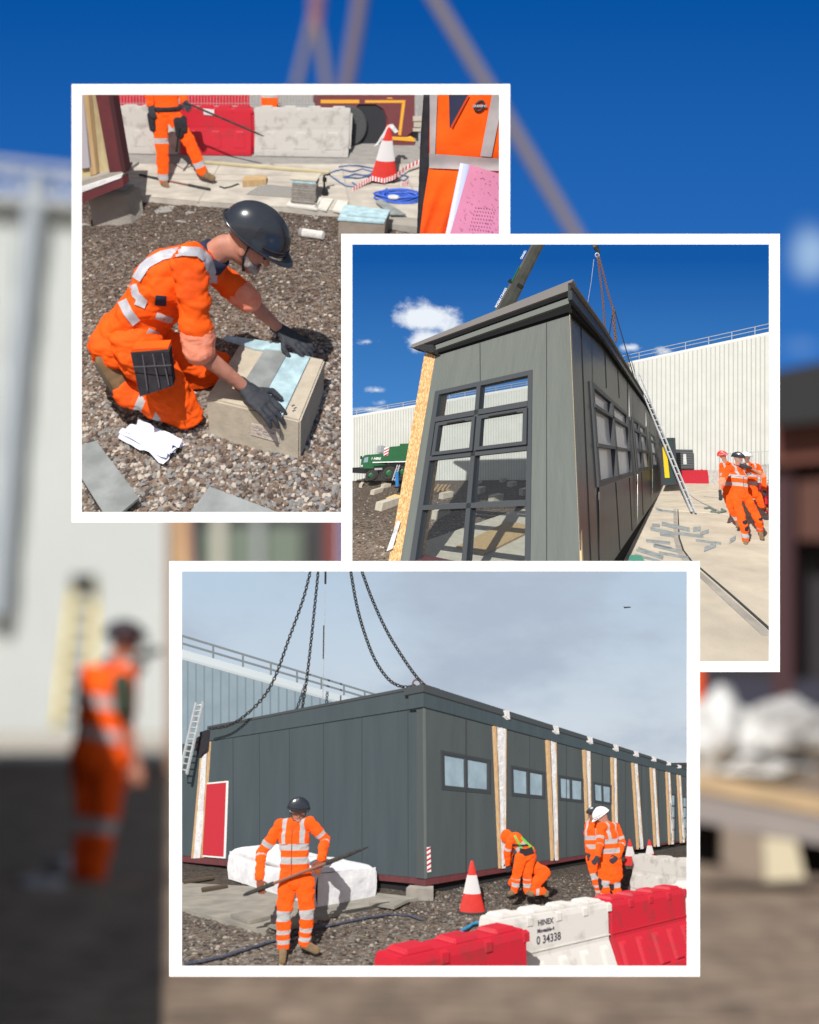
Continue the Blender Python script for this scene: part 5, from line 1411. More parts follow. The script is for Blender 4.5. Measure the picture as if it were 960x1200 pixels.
person(S1,'person in orange standing far behind the mesh fence',10.5,
  dict(head=(316,88,0),neck=(316,95,0),chest=(316,104,0),pelvis=(316,122,0),shA=(309.5,98,0),shB=(322.5,98,0),elA=(308,108,0),wrA=(309,118,0),hdA=(309,123,-.05),elB=(324,108,0),wrB=(323,118,0),hdB=(323,123,-.05),
    hipA=(313,124,0),hipB=(319,124,0),knA=(313,139,0),knB=(319,139,0),anA=(313,154,0),anB=(319,154,0),toA=(312,156,-.2),toB=(320,156,-.2)),tapes=(('torso',.3,.45),),vox=.025,seed=21)
# maroon lorry
LR=Plane(S1,V3((0,S1.G(430,171).y+.2,0)),V3((0,-1,0)))
lt=thing('lorry','maroon crane lorry with yellow edging and a black wheel behind the cone','lorry',LR.hit(440,172),S1)
def lp(name,c,m_,d0,d1,parent=None,bev=0):
    m=M(); thick(m,LR,c,d0,d1); return m.build(name,m_,parent or lt,S1,bevel=bev)
MR=mat('maroon_paint',(.17,.045,.05),.45,(.14,.035,.04),scale=2)
lp('body',[(372,100),(486,100),(486,152),(476,160),(456,160),(455,140),(450,128),(440,122),(420,122),(415,130),(372,128)],MR,-2.2,0)
lp('wheel_arch',[(414,122),(448,121),(456,134),(457,172),(414,172)],mat('arch_black',(.02,.022,.028),.7),-2.1,-.25)
lp('edging',[(428,117.5),(475,117.5),(475,120.5),(428,120.5)],AMBER,0,.02); lp('edging',[(471.5,120.8),(475,120.8),(470,159),(467,158)],AMBER,0,.02)
lp('edging',[(376,117),(421,117),(421,121),(376,121)],AMBER,0,.02); lp('lower_edging',[(452,160),(486,162.5),(486,166),(452,163.5)],AMBER,-.4,.04)
lp('skirt',[(450,166),(486,166),(486,172),(450,170)],MR,-1,-.02)
lp('badge',[(454,114.5),(460,114.5),(460,115.7),(454,115.7)],AMBER,0,.02)
for cx_ in (403,):
    c=LR.hit(cx_+4,149,.02); m=M(); k=.42; m.lathe(c+V3((0,.35,0)),[(k*.55,0),(k*.9,0),(k,.08),(k,.36),(k*.88,.42),(k*.6,.38)],28,ax=(0,-1,0)); wh=m.build('wheel',mat('tyre_grey',(.07,.07,.075),.8,bump=.3),lt,S1)
    m=M(); m.lathe(c+V3((0,.02,0)),[(k*.55,0),(k*.5,.03),(k*.2,.0),(.04,.1)],18,ax=(0,-1,0)); m.build('rim',MR,wh,S1)
m=M(); 
t=thing('white_blocks','stack of pale blocks and a post at the right end of the lorry','block stack',S1.V(492,168,LR.p.y-.6),S1)
for k,(a,b,y0,y1) in enumerate(((484,502,136,142),(485,503,143,149),(484,501,150,154))):
    m=M(); Y=LR.p.y-.7; c=[(a,y0),(b,y0),(b,y1),(a,y1)]; m.prism([S1.V(x,y,Y) for x,y in c],[S1.V(x,y,Y+.5) for x,y in c]); m.build('block',CONC,t,S1)
m=M(); 
for x0,x1 in ((487,489),(496,498.5)): 
    c=[(x0+2,104),(x1+2,104),(x1,137),(x0,137)]; m.prism([S1.V(x,y,LR.p.y-.5) for x,y in c],[S1.V(x,y,LR.p.y-.42) for x,y in c])
m.bar(S1.V(494,154,LR.p.y-.5),S1.V(494,172,LR.p.y-.5),.1,.1,up=(0,-1,0)); m.build('post',STEEL,t,S1)
# cone, tape, cables, coil
cone(S1,'red and white cone with plastic scraps behind the blue cable coil',S1.G(450,211,.05),.76,tip_scraps=True)
TW=mat('tape_white',(.75,.73,.73),.5)
def tape(S,pts,w,lab,z=.07):
    P=[]; 
    for (a,b) in zip(pts,pts[1:]):
        for k in range(8): P.append(S.G(a[0]+(b[0]-a[0])*k/8,a[1]+(b[1]-a[1])*k/8,z+(a[2]+(b[2]-a[2])*k/8)))
    P.append(S.G(pts[-1][0],pts[-1][1],z+pts[-1][2])); m=M()
    for i in range(len(P)-1):
        m.mat(i%2); a,b=P[i],P[i+1]; t=V3((0,.01,w)); m.prism([a-t/2,b-t/2,b+t/2,a+t/2],[p+V3((0,.008,0)) for p in (a-t/2,b-t/2,b+t/2,a+t/2)])
    tag(m.build('barrier_tape',[TW,CONE],S=S),lab,'tape','red and white tape around the cone')
tape(S1,[(413,223,0),(425,215,.03),(436,209,.08),(450,212,.05),(462,208,.08),(477,196,.1),(494,188,.15)],.06,'red and white tape wound round the cone and off to the right')
tape(S1,[(470,217,0),(478,214,.01)],.06,'scrap of red and white tape right of the cone')
m=M(); m.smooth=True; c0=S1.G(468,233,.05); rnd=random.Random(4)
for k in range(9):
    rr=.10+.017*k; ph=rnd.uniform(0,6); ex=rnd.uniform(.9,1.15)
    m.tube([c0+V3((math.cos(t+ph)*rr*1.25*ex+rnd.uniform(-.004,.004),math.sin(t+ph)*rr+.01*k*math.cos(k),.015+.012*(k%4)+.01*math.sin(3*t+k))) for t in [R(a) for a in range(0,361,20)]],.011,6)
tag(m.build('cable_coil',BLUE,S=S1),'coil of blue cable on the slab right of the cone','cable coil')
m=M(); m.smooth=True; c=S1.G(461,231,.11); m.tube([c+V3((math.cos(t)*.05,math.sin(t)*.05,0)) for t in [R(a) for a in range(0,361,24)]],.018,8); tag(m.build('tape_roll',MEMB,S=S1),'white roll lying inside the blue cable coil','roll')
DB=mat('dull_blue_cable',(.05,.11,.30),.6)
for pts,l in (([(387,206),(395,212),(405,218),(420,220),(413,214)],'blue cable looping from the clamp along the slab'),
              ([(386,203),(400,199),(412,202),(425,198),(438,202),(430,206),(415,205),(402,208),(418,210),(436,206)],'tangled blue cable left of the cone'),
              ([(398,196),(410,194),(424,196),(436,197),(445,200)],'thin blue cable highest on the slab behind the tangle'),
              ([(453,223),(447,226),(452,229),(462,228)],'loose blue loop above the cable coil'),([(470,205),(478,208),(474,212),(466,210)],'dark cable loop right of the cone base')):
    ground_line(S1,pts,.06,.010,DB,'cable',l,'cable',6)
# shim stack with clamp on base boards
st_=thing('sheet_stack','pile of dark packing sheets with a pale top on the slab edge','sheet stack',S1.G(358,240,.05),S1)
b_=[S1.G(x,y,.05) for x,y in ((337,241),(372,244),(376,232),(343,230))]
rnd=random.Random(2); W=(b_[1]-b_[0]); Dp=(b_[3]-b_[0])
for k in range(10):
    z=.02+.028*k; o=V3((rnd.uniform(-.012,.012)+.045,rnd.uniform(-.01,.01),z)); s_=.80
    m=M(); c=[b_[0]+o,b_[0]+W*s_+o,b_[0]+W*s_+Dp*.8+o,b_[0]+Dp*.8+o]; m.prism([p+V3((0,0,.021)) for p in c],c); m.build('sheet',mat('old_sheet',(.20,.18,.16),.85,(.30,.28,.25),scale=20) if k<9 else SLATEB,st_,S1)
m=M(); o=V3((.02,0,.305)); c=[b_[0]+o,b_[0]+W*.9+o,b_[0]+W*.95+Dp*.9+o,b_[0]+Dp*.9+o]; m.prism([p+V3((0,0,.012)) for p in c],c); m.build('top_sheet',CONC,st_,S1)
m=M(); A=S1.G(380,229,.05); m.tube([A,A+V3((0,0,.10)),A+V3((-.01,0,.25)),A+V3((.07,0,.27))],.014,8); m.mat(0); m.box(A+V3((.01,0,.03)),(.07,.07,.08)); m.box(A+V3((.0,0,.2)),(.05,.05,.05)); tag(m.build('clamp',DARK,S=S1),'black clamp with a cable standing right of the sheet pile','clamp')
for q,l in (([(368,243),(378,232),(391,233),(383,246)],'pale board flat on the slab right of the sheet pile'),([(390,246),(396,234),(408,236),(404,249)],'second pale board flat on the slab near the plated block'),([(335,240),(346,228),(378,231),(372,245)],'pale board beneath the sheet pile')):
    tag(floor_slab(S1,q,.075,.02,mat('pale_board',(.60,.58,.52),.8,(.5,.48,.44),scale=8),'board'),l,'board')
# block with blue plate
def topblock(S,q,z,h,mt,name,label,cat,group=None,bev=.006):
    t_=[S.G(x,y,z) for x,y in q]; m=M(); m.prism(t_,[p-V3((0,0,h)) for p in t_]); return tag(m.build(name,mt,S=S,bevel=bev),label,cat,group)
topblock(S1,[(397,258),(451.5,262),(457,247),(404,241)],.22,.24,mat('brown_concrete',(.28,.235,.19),.9,(.22,.185,.15),scale=8,bump=.2,bscale=60,bdist=.003),'concrete_block','brown concrete block under a blue plate left of the pink papers','concrete block')
topblock(S1,[(396,256.5),(450.5,260.5),(457.5,246),(403.5,239.5)],.238,.016,SLATEB,'steel_plate','pale blue plate covering the brown concrete block','plate',bev=0)
topblock(S1,[(406,251.5),(453,255.5),(456.5,247),(410,243)],.252,.012,SLATEB,'steel_plate','second pale blue plate on top of the plate on the brown block','plate',bev=0)
topblock(S1,[(440,236),(447,233),(476,251),(458,251)],.10,.012,SLATE,'slate_sheet','pointed grey sheet leaning behind the brown block','sheet',bev=0)
topblock(S1,[(455,262),(490,266),(492,256),(456,252)],.05,.1,CONCG,'concrete_block','low rough concrete edge right of the brown block','concrete block')
# pipe, wood block, grating, plank, crowbar
m=M(); A,B=S1.G(352,272,.045),S1.G(379,276,.045); m.tube([A,B],.042,16,cap=False); m.tube([A,B],.036,16); m.mat(1); m.tube([A-(B-A)*.02,A+(B-A)*.12],.045,16)
tag(m.build('pipe',[mat('white_pipe',(.70,.68,.65),.5,(.5,.47,.44),scale=20),mat('pipe_mouth',(.25,.24,.24),.6)],S=S1),'short white plastic pipe lying on the gravel behind the black helmet','pipe')
topblock(S1,[(284,212),(312,210),(313,205),(286,206)],.14,.09,TIMBER,'timber_block','brown timber block on the slab right of the standing man','timber block')
topblock(S1,[(144,189.5),(592,211),(592,208),(240,186)],.09,.03,mat('pale_plank',(.50,.43,.27),.85,(.42,.36,.22),scale=3,stretch=(.3,4,1)),'timber_plank','long pale plank lying across the slab behind the timber block','plank',bev=0) if False else None
A,B=S1.G(241,190,.08),S1.G(386,202,.08); m=M(); m.bar(A,B,.10,.03); tag(m.build('timber_plank',mat('pale_plank',(.50,.43,.27),.85,(.42,.36,.22),scale=3),S=S1),'long pale plank lying across the slab behind the timber block','plank')
t=thing('drain_grate','rusty mesh drain grate in the slab above the black helmet','drain grate',S1.G(318,224,.05),S1); gq=[(289,227),(342,231),(352,220),(308,216)]
m=M(); m.prism([S1.G(x,y,.055) for x,y in gq],[S1.G(x,y,.045) for x,y in gq]); m.build('frame',mat('grate_dark',(.10,.09,.08),.8),t,S1)
m=M()
for k in range(14): m.bar(S1.G(*lerp2(gq,k/13,0),.062),S1.G(*lerp2(gq,k/13,1),.062),.012,.008)
for k in range(8): m.bar(S1.G(*lerp2(gq,0,k/7),.064),S1.G(*lerp2(gq,1,k/7),.064),.012,.008)
m.build('mesh',mat('grate_grey',(.34,.33,.31),.7),t,S1)
A,B=S1.G(164,205,.07),S1.G(246,222,.07); t=thing('crowbar','bar with a worn red middle lying on the slab under the standing man','bar',(A+B)/2,S1)
m=M(); m.tube([A.lerp(B,.3),A.lerp(B,.72)],.013,8); m.build('shaft',mat('worn_bar',(.22,.09,.06),.6),t,S1)
for a,b in ((0,.32),(.72,1)): m=M(); m.tube([A.lerp(B,a),A.lerp(B,b)],[.018,.02],8); m.build('grip',RUBBER,t,S1)
ground_line(S1,[(146,192),(152,194),(156,198)],.06,.008,DARK,'cable','short black cable on the slab by the maroon post','cable',6)
ground_line(S1,[(205,193),(215,198),(232,193),(240,190)],.06,.006,mat('wire_grey',(.2,.2,.2),.6),'cable','thin wire on the slab between the legs of the standing man','cable',6)
ground_line(S1,[(258,219),(263,221),(272,219),(280,216)],.06,.008,DARK,'cable','short wire left of the drain grate','cable',6)
# module corner on the left
PG=Plane(S1,V3((0,4.55,0)),V3((0,-1,0)))
mt_=thing('modular_building','open corner of a module with maroon post and raw boards inside','building',PG.hit(130,222),S1)
def gp(name,c,m_,d0,d1,parent=None): 
    m=M(); thick(m,PG,c,d0,d1); return m.build(name,m_,parent or mt_,S1)
gp('post',[(111,105),(128,105),(146.5,202),(129,204)],MAROON,-.14,0); gp('post_edge',[(126,105),(131,105),(147.5,200),(143,203)],mat('maroon_dark',(.05,.012,.016),.6),-.14,.02)
gp('inner_board',[(88,104),(112,104),(129,203),(88,214)],mat('raw_board',(.50,.42,.24),.85,(.34,.27,.16),scale=5,stretch=(3,3,.6),bump=.2),-.5,-.22)
gp('inner_stud',[(97,104),(103,104),(113,204),(106,206)],TIMBER,-.21,-.12)
gp('inner_lining',[(88,104),(97,104),(108,196),(88,199)],mat('grey_lining',(.38,.36,.40),.8),-.2,-.12)
gp('floor_deck',[(88,214),(129,203),(144,202),(144,206),(88,222)],CONCG,-.5,.03)
gp('membrane',[(88,221.5),(144,203.5),(142,208.5),(96,225.5),(88,230)],MEMB,.03,.07)
gp('floor_beam',[(88,230),(144,207.5),(145,218),(96,238),(88,240)],MAROON,-.12,.05)
topblock(S1,[(103,231),(150,229),(164.5,219.5),(124,213.5)],.30,.32,CONCG,'concrete_pad','grey concrete pad under the maroon corner of the open module','concrete block')
topblock(S1,[(122,222),(146,222),(157,216),(130,213)],.325,.012,SLATE,'steel_plate','packing plates stacked on the pad under the maroon corner','plate',bev=0)
# slates and papers on the gravel
SH1='slate sheets lying on the gravel around the kneeling man'
def tilt(S,q,zs,t_,mt,name,lab,cat,group=None,bend=0,n=1):
    P=[S.G(x,y,z) for (x,y),z in zip(q,zs)]; m=M(); m.prism(P,[p-V3((0,0,t_)) for p in P]); return tag(m.build(name,mt,S=S),lab,cat,group)
tilt(S1,[(88,523),(112.5,516.5),(163,583),(139,603),(122,602),(88,548)],[.04,.05,.05,.04,.04,.04],.012,SLATE,'slate_sheet','grey sheet on the gravel at the lower left corner','sheet',SH1)
tilt(S1,[(219,606),(245.5,570),(325,600),(322,606)],[.04,.05,.05,.05],.012,SLATE,'slate_sheet','grey sheet on the gravel cut by the bottom edge','sheet',SH1)
t=thing('paper_sheets','crumpled white papers on the gravel before the kneeling man','papers',S1.G(178,525),S1)
for k,(q,zz) in enumerate((([(139,515),(163,502),(217,522),(213,541),(190,547),(141,524)],.05),([(141,518),(161,503),(203,526),(215,539),(194,545),(176,541)],.065),([(148,512),(165,503),(212,522),(217,531),(196,536),(170,524)],.075))):
    m=M(); cq=[(139+k*2,517-k),(164,500+k),(218-k*3,524+k*2),(192+k*3,549-k*2)]
    m.grid(lambda u,v: (lambda p: V3((p.x,p.y,zz-.03+abs(noise.noise(V3((u*2.6+k*3,v*2.2,k*7))))*.05+.012*math.sin(u*5+k))))(S1.G(*lerp2(cq,u+.05*noise.noise(V3((v*3,k,1))),v+.08*noise.noise(V3((u*3,k,5))),))),18,10)
    m.build('sheet',PAPER,t,S1)
# --- the block he is setting
hb_=.215
tq=[(241,466.5),(352,493.5),(381,421),(283,400)]
T=[S1.G(x,y,hb_) for x,y in tq]
t=thing('concrete_block','pale concrete block with a worn paper label under the kneeling man\'s hands','concrete block',(T[0]+T[2])/2-V3((0,0,hb_)),S1)
m=M(); m.prism(T,[V3((p.x,p.y,-.02)) for p in T]); body=m.build('body',BLOCKM,t,S1,bevel=.008)
PBf=vplane(S1,V3((T[0].x,T[0].y,0)),V3((T[1].x,T[1].y,0)))
m=M(); lq=[(295,496.5),(328,503),(327.5,519),(294,509.5)]
m.smooth=False; thick(m,PBf,lq,.001,.004); lb=m.build('label',mat('worn_label',(.60,.53,.46),.9,(.40,.34,.30),scale=60,bump=.2,bdist=.002),body,S1)
m=M(); rnd=random.Random(1)
for k in range(16):
    u=rnd.uniform(.08,.8); v=rnd.uniform(.12,.8); c=[lerp2(lq,u,v),lerp2(lq,u+.12,v+.02),lerp2(lq,u+.12,v+.05),lerp2(lq,u,v+.04)]; thick(m,PBf,c,.0045,.0055)
m.build('print',mat('faded_print',(.22,.18,.17),.9),lb,S1)
m=M()
for k,(x,y) in enumerate(((341.5,475.5),(342.5,481.5),(344,478.5))):
    A=S1.G(x,y,hb_+.001); m.bar(A,A+V3((.016,.004,0)),.003,.002); m.bar(A+V3((.004,-.006,0)),A+V3((.010,.008,0)),.003,.002)
m.build('pencil_mark',INK,body,S1)
PG_='packing plates on the pale block under his hands'
def plate1(q,z,mt,l): tag(floor_slab(S1,q,z,.009,mt,'packing_plate'),l,'plate',PG_)
plate1([(260,396),(268,393.5),(338,403),(333,411.5),(300,409)],hb_+.012,SLATEB,'pale blue plate furthest back under the far glove')
plate1([(287,446),(311,461),(337.5,412.5),(311,408)],hb_+.012,SLATE,'dark grey plate in the middle of the block top')
plate1([(311.5,461),(330.5,488),(363.5,418),(338,413)],hb_+.012,SLATEB,'pale blue plate nearest the front corner of the block')
# gravel
sp=[]; rnd=random.Random(3)
def incl(x,y,q):
    c=False
    for i in range(len(q)):
        (x1,y1),(x2,y2)=q[i],q[i-1]
        if (y1>y)!=(y2>y) and x<(x2-x1)*(y-y1)/(y2-y1)+x1: c=not c
    return c
block_poly=[(241,466),(244,503),(349,530),(381,452),(381,421),(283,400)]
for _ in range(22000):
    x=rnd.uniform(90,592); y=rnd.uniform(228,612) if rnd.random()<.7 else rnd.uniform(400,612)
    yl=222+(x-88)*.083
    if y<yl+4 or incl(x,y,block_poly): continue
    if x>492 and y<262: continue
    p=S1.G(x,y); r=rnd.choice((.006,.008,.010,.012,.014,.019)) 
    r*=.82; sp.append((V3((p.x,p.y,-.012+nz(p,3,.03)+nz(p,14,.012)+r*.25)),r))
S1._big=.0095
GRY=[mat('stone_brown',(.17,.12,.09),.9,(.25,.18,.14),scale=60),mat('stone_grey',(.22,.21,.20),.85,(.30,.29,.28),scale=60),mat('stone_pale',(.46,.40,.34),.85,(.36,.31,.27),scale=60),mat('stone_dark',(.07,.055,.05),.9)]
stones(S1,'loose brown grey and pale stones around the kneeling man',sp,GRY,seed=4)
# --- standing man behind
YS=S1.G(191,222).y
ST=(('thA',.62,.78),('thB',.30,.46),('shAin',-.0,.09),('shAin',.74,.95),('shBin',.60,.78),('torso',.35,.44),('torso',.58,.68),('shBin',-.05,.05))
ws_,wg=person(S1,'man with a tool belt stepping across the slab with a long bar',YS+.02,
  dict(head=(196,60,0),neck=(195,74,0),chest=(194,94,0),pelvis=(195,126,0),shA=(180,83,.0),shB=(210,83,0),elA=(174,104,-.05),wrA=(176,122,-.15),hdA=(178,131,-.2),
       elB=(213,104,.05),wrB=(216,118,-.12),hdB=(219,124,-.2),hipA=(187,138,0),hipB=(204,137,0),knA=(190,176,-.03),knB=(223,168,-.02),anA=(192,212,.0),anB=(238,203,.02),toA=(197,223,-.14),toB=(250,209,-.05)),
  s=1.0,look=(.3,-1,-.3),tapes=ST,vox=.013,hem=.02,seed=22)
belt=thing('tool_belt','black tool belt with pouches worn by the standing man','tool belt',wg['pelvis'],S1) if False else None
m=M(); pc=wg['pelvis']; m.smooth=True; m.tube([pc+V3((math.cos(a)*.185,math.sin(a)*.14,.0+.015*math.sin(a))) for a in [R(x) for x in range(0,361,20)]],.028,8); bl=m.build('tool_belt',BLACKC,ws_,S1)
for x,y,w_,h_ in ((178,143,.10,.16),(210,150,.13,.18),(216,146,.08,.14)):
    m=M(); c=S1.V(x,y,YS-.12); m.cap2(c+V3((0,0,h_/2)),c-V3((0,0,h_/2)),(w_/2,.04),(w_/2*.8,.04),side=(1,0,0)); m.build('pouch',BLACKC,bl,S1)
m=M(); m.tube([S1.V(210,150,YS-.17),S1.V(208,168,YS-.17),S1.V(207,178,YS-.15)],[.02,.012,.016],8); m.build('hammer',DARK,bl,S1)
A,B=S1.V(216,119.5,YS-.22),S1.V(309,159.5,YS-.3); m=M(); m.tube([A,A.lerp(B,.9),B],[.012,.012,.006],8); tag(m.build('crowbar',RUBBER,S=S1),'thin black bar held out by the standing man before the red barrier','bar')
# --- person with the papers at the right edge
YP=1.50
pr=thing('person','person in an orange vest holding pink papers at the right edge','person',S1.V(545,400,YP),S1)
PPn=Plane(S1,V3((0,YP,0)),V3((0,-1,.25)))
def bulge(q,n,m_,d0,amp,edge=.0,seed=0):
    g=M()
    g.grid(lambda u,v:PPn.hit(*lerp2(q,u,v),d0+amp*math.sin(math.pi*min(max(u,0),1))**.6+.012*noise.noise(V3((u*4+seed,v*5,seed)))),n,m_); g.sm=[True]*len(g.f); return g
b=M(); P_=lambda x,y,d=0:PPn.hit(x,y,d)
b.cap2(P_(560,95,-.12),P_(562,175,-.12),(.20,.12),(.19,.12),side=(1,0,0)); b.cap2(P_(562,175,-.12),P_(560,330,-.14),(.19,.12),(.19,.13),side=(1,0,0)); b.cap2(P_(565,330,-.14),P_(565,480,-.14),.12,.10)
b.cap2(P_(560,95,-.12),P_(560,20,-.12),.08,.07); b.ell(P_(560,-20,-.12),(.08,.1,.12))
b.cap2(P_(512,60,-.06),P_(503,160,-.06),.036,.034); b.cap2(P_(503,160,-.06),P_(498,290,-.05),.034,.034)
r=remesh(b,.014,3); r.build('body',BLACKC,pr,S1)
def vedge(y):
    pts=[(100,504),(195,503),(215,500),(240,496),(273,492),(300,489)]
    for p,q_ in zip(pts,pts[1:]):
        if y<=q_[0]: return p[1]+(q_[1]-p[1])*(y-p[0])/(q_[0]-p[0])
    return 489
def vdep(x,y):
    k=min(max((x-vedge(y))/(640-vedge(y)),0),1); low=min(max((y-200)/60,0),1)
    return .085*math.sin(math.pi*k)**.7 + .012*noise.noise(V3((x*.03,y*.03,3))) + low*.014*math.sin(x*.28+y*.10)*(1-k) - .010*math.exp(-((y-193)/9)**2)
v=M(); v.grid(lambda u,w: (lambda y: (lambda x: PPn.hit(x,y,vdep(x,y)))(vedge(y)+(602-vedge(y))*u))(100+190*w),40,60); v.sm=[True]*len(v.f); vs=v.build('vest',ORANGE2,pr,S1)
v=M(); v.grid(lambda u,w:(lambda c:PPn.hit(c[0],c[1],.005+vdep(*c)))(lerp2([(526,102),(553,102),(530,147),(527,149)],u,w)),8,12); v.build('undershirt',NAVY,vs,S1)
def strip(c,lab,mm,dd): 
    g=M(); n=20
    def f(u,v):
        x,y=lerp2(c,u,v); 
        return PPn.hit(x,y,dd*.5+vdep(x,y))
    g.grid(f,n,8); g.sm=[True]*len(g.f); return g.build(lab,mm,vs,S1)
VT=mat('grey_tape',(.42,.38,.38),.5,(.36,.33,.34),scale=20)
strip([(503.5,104),(513,104),(510,181),(504,181)],'tape_strip',VT,.016); strip([(503,180),(600,187),(600,201),(503,197)],'tape_strip',VT,.018)
strip([(578,104),(592,104),(576,184),(563,183)],'tape_strip',VT,.014)
strip([(553,103),(555,103),(530,150),(528.5,148)],'vest_seam',mat('seam_orange',(.55,.05,.01),.8),.018)
# round badge with a bar on the chest
c=PPn.hit(562,124.5,vdep(562,124.5)+.004); k=.026; ax=PPn.n; e1=V3((1,0,0)); e2=ax.cross(e1).normalized(); e2=e2 if e2.z>0 else -e2
m=M(); m.smooth=True; m.tube([c+(e1*math.cos(t)*.8+e2*math.sin(t))*k*.62+e1*math.sin(t)*.004 for t in [R(a) for a in range(0,361,15)]],.0045,8); bdg=m.build('badge',mat('badge_dark',(.05,.03,.035),.6),vs,S1)
m=M(); o=c+ax*.004; m.prism([o+e1*x+e2*y for x,y in ((-k*.85,-.0042),(k*.85,-.0042),(k*.85,.0042),(-k*.85,.0042))],[o-ax*.004+e1*x+e2*y for x,y in ((-k*.85,-.0042),(k*.85,-.0042),(k*.85,.0042),(-k*.85,.0042))]); bb=m.build('badge_bar',mat('badge_grey',(.30,.27,.30),.6),bdg,S1)
m=M()
for i in range(6): m.box(o+ax*.001+e1*(-.015+.006*i),(.0028,.002,.0045))
m.build('badge_print',mat('badge_print',(.6,.58,.6),.6),bb,S1)
def gg(q,d0,mt,name,parent,th=.002):
    m=M(); m.grid(lambda u,v:PPn.hit(*lerp2(q,u,v),d0+.006*math.sin(u*3)),8,8); return m.build(name,mt,parent,S1)
pp=thing('paper_stack','pink printed papers over white sheets held before the orange vest','papers',PPn.hit(555,270,.12),S1)
gg([(539.5,191),(549,193),(532,290),(519,290)],.135,PAPER,'white_sheet',pp); gg([(543,191.5),(553,193.5),(536,290),(525,290)],.14,mat('blue_white_paper',(.55,.58,.85),.8),'white_sheet',pp)
pk=gg([(551,193),(590,205),(590,290),(523,290)],.146,PINKP,'pink_sheet',pp)
m=M(); rnd=random.Random(6)
for k in range(90):
    u=rnd.uniform(.1,.95); v_=rnd.uniform(.05,.95); q=[(551,193),(590,205),(590,290),(523,290)]; x,y=lerp2(q,u,v_); w_=rnd.uniform(.6,2.4)
    A=PPn.hit(x,y,.1535); B=PPn.hit(x+w_,y+rnd.uniform(-.9,.9),.1545); m.bar(A,B,.0010,.0006,up=ax)
for j in range(7):
    for i in range(8):
        x=557+i*3.2-j*1.2; y=243+j*4.2+i*.3; A=PPn.hit(x,y,.1545); m.bar(A,A+e1*.003,.0022,.0006,up=ax)
m.build('handwriting',mat('ink_purple',(.35,.08,.18),.8),pk,S1)
# --- kneeling man
KJ=dict(head=(293,285,.0),neck=(262,289,.0),chest=(205,325,.02),pelvis=(152,392,.04),
  shA=(222,306,-.17),shB=(248,316,.20),
  elA=(234,412,-.25),wrA=S1.G(287,454,.30),hdA=S1.G(321,483,.245),
  elB=(292,352,.24),wrB=S1.G(328,386,.31),hdB=S1.G(360,409,.25),
  hipA=(160,405,-.10),hipB=(166,402,.13),
  knA=(217,484,-.12),knB=(254,430,.22),anA=(146,456,-.10),anB=(190,452,.25),toA=(122,420,-.10),toB=(160,430,.28))
KY=S1.G(215,505).y+.14
kneel,kg=person(S1,'kneeling man in orange polo and black helmet pressing plates onto a block',KY,KJ,s=1.0,look=(.72,-.12,-.75),sleeves='short',cuffs=True,
   gloves=GLOVE,vox=.009,tapes=(('shAin',.30,.42),('shAin',.62,.74)),beard=True,headup=(.55,-.12,.75),hem=.10,thick=1.10,fold=.018,handk=1.35,hraise=.066,strap=True,curl=.55,back=(.2,-.35,.9),thumb=(1,-1),seed=31)
bv=BVHTree.FromPolygons([tuple(v) for v in kg['_jm'].v], kg['_jm'].f)
for poly,w_ in (([(157,331),(171,309),(190,299),(213,294),(233,295),(243,303),(249,320),(249,338),(246,352)],5.5),([(155,331),(159,345),(170,356)],4.5),([(143,352),(150,366),(160,379)],5.5),
                ([(159,353),(171,358)],4),([(183,370),(206,378)],4),([(173,388),(190,396),(211,402)],4.2)):
    ribbon_on(S1,bv,poly,w_,'tape_strip',TAPE,kneel,lift=.010,n=6)
ribbon_on(S1,bv,[(182,352),(195,353)],6,'side_patch',NAVY,kneel,lift=.012,n=6)
# holster pocket
m=M(); Yk=KY-.27
for c,d0 in (([(153,413),(198,412),(203,452),(164,465)],0),):
    P0=[S1.V(x,y,Yk-.02*i) for i,(x,y) in enumerate(c)]; m.prism(P0,[p+V3((0,.05,0)) for p in P0])
pk=m.build('holster_pocket',BLACKC,kneel,S1)
m=M()
for a,b in (((167,416),(173,458)),((179,415),(187,454)),((190,414),(198,451)),((156,430),(201,428))):
    m.bar(S1.V(*a,Yk-.045),S1.V(*b,Yk-.065),.004,.002,up=(0,-1,0))
m.build('stitching',mat('grey_thread',(.10,.09,.10),.8),pk,S1)
m=M(); P0=[S1.V(x,y,Yk-.0) for x,y in ((155,409),(197,407),(198,412),(153,414))]; m.prism(P0,[p+V3((0,.06,0)) for p in P0]); m.build('pocket_flap',ORANGE2,pk,S1)
# ================================================================== the real yard behind
m=M(); m.grid(lambda u,v:V3((-400+800*u,-30+1030*v,0)),4,4)
BGG=mat('yard_gravel',(.13,.086,.058),.95,(.33,.235,.165),stretch=(1.3,.09,1),scale=2.2,bump=.5,bscale=20,bdist=.02,speck=(5,(.06,.045,.035),(.34,.27,.20),.6),detail=8)
struct(m.build('ground',BGG))
m=M(); m.grid(lambda u,v:V3((-40+80*u,138+38*v,.01)),4,4); struct(m.build('concrete_path',mat('far_concrete',(.50,.45,.38),.9,(.42,.38,.32),scale=.5)))
m=M(); A=BG.G(330,876); m.grid(lambda u,v:V3(((.6 if v>.01 else .6)*0-1.35-3.0*v*.0+ (3.2*u)-.55*v, 46+92*v,.008)),2,2)
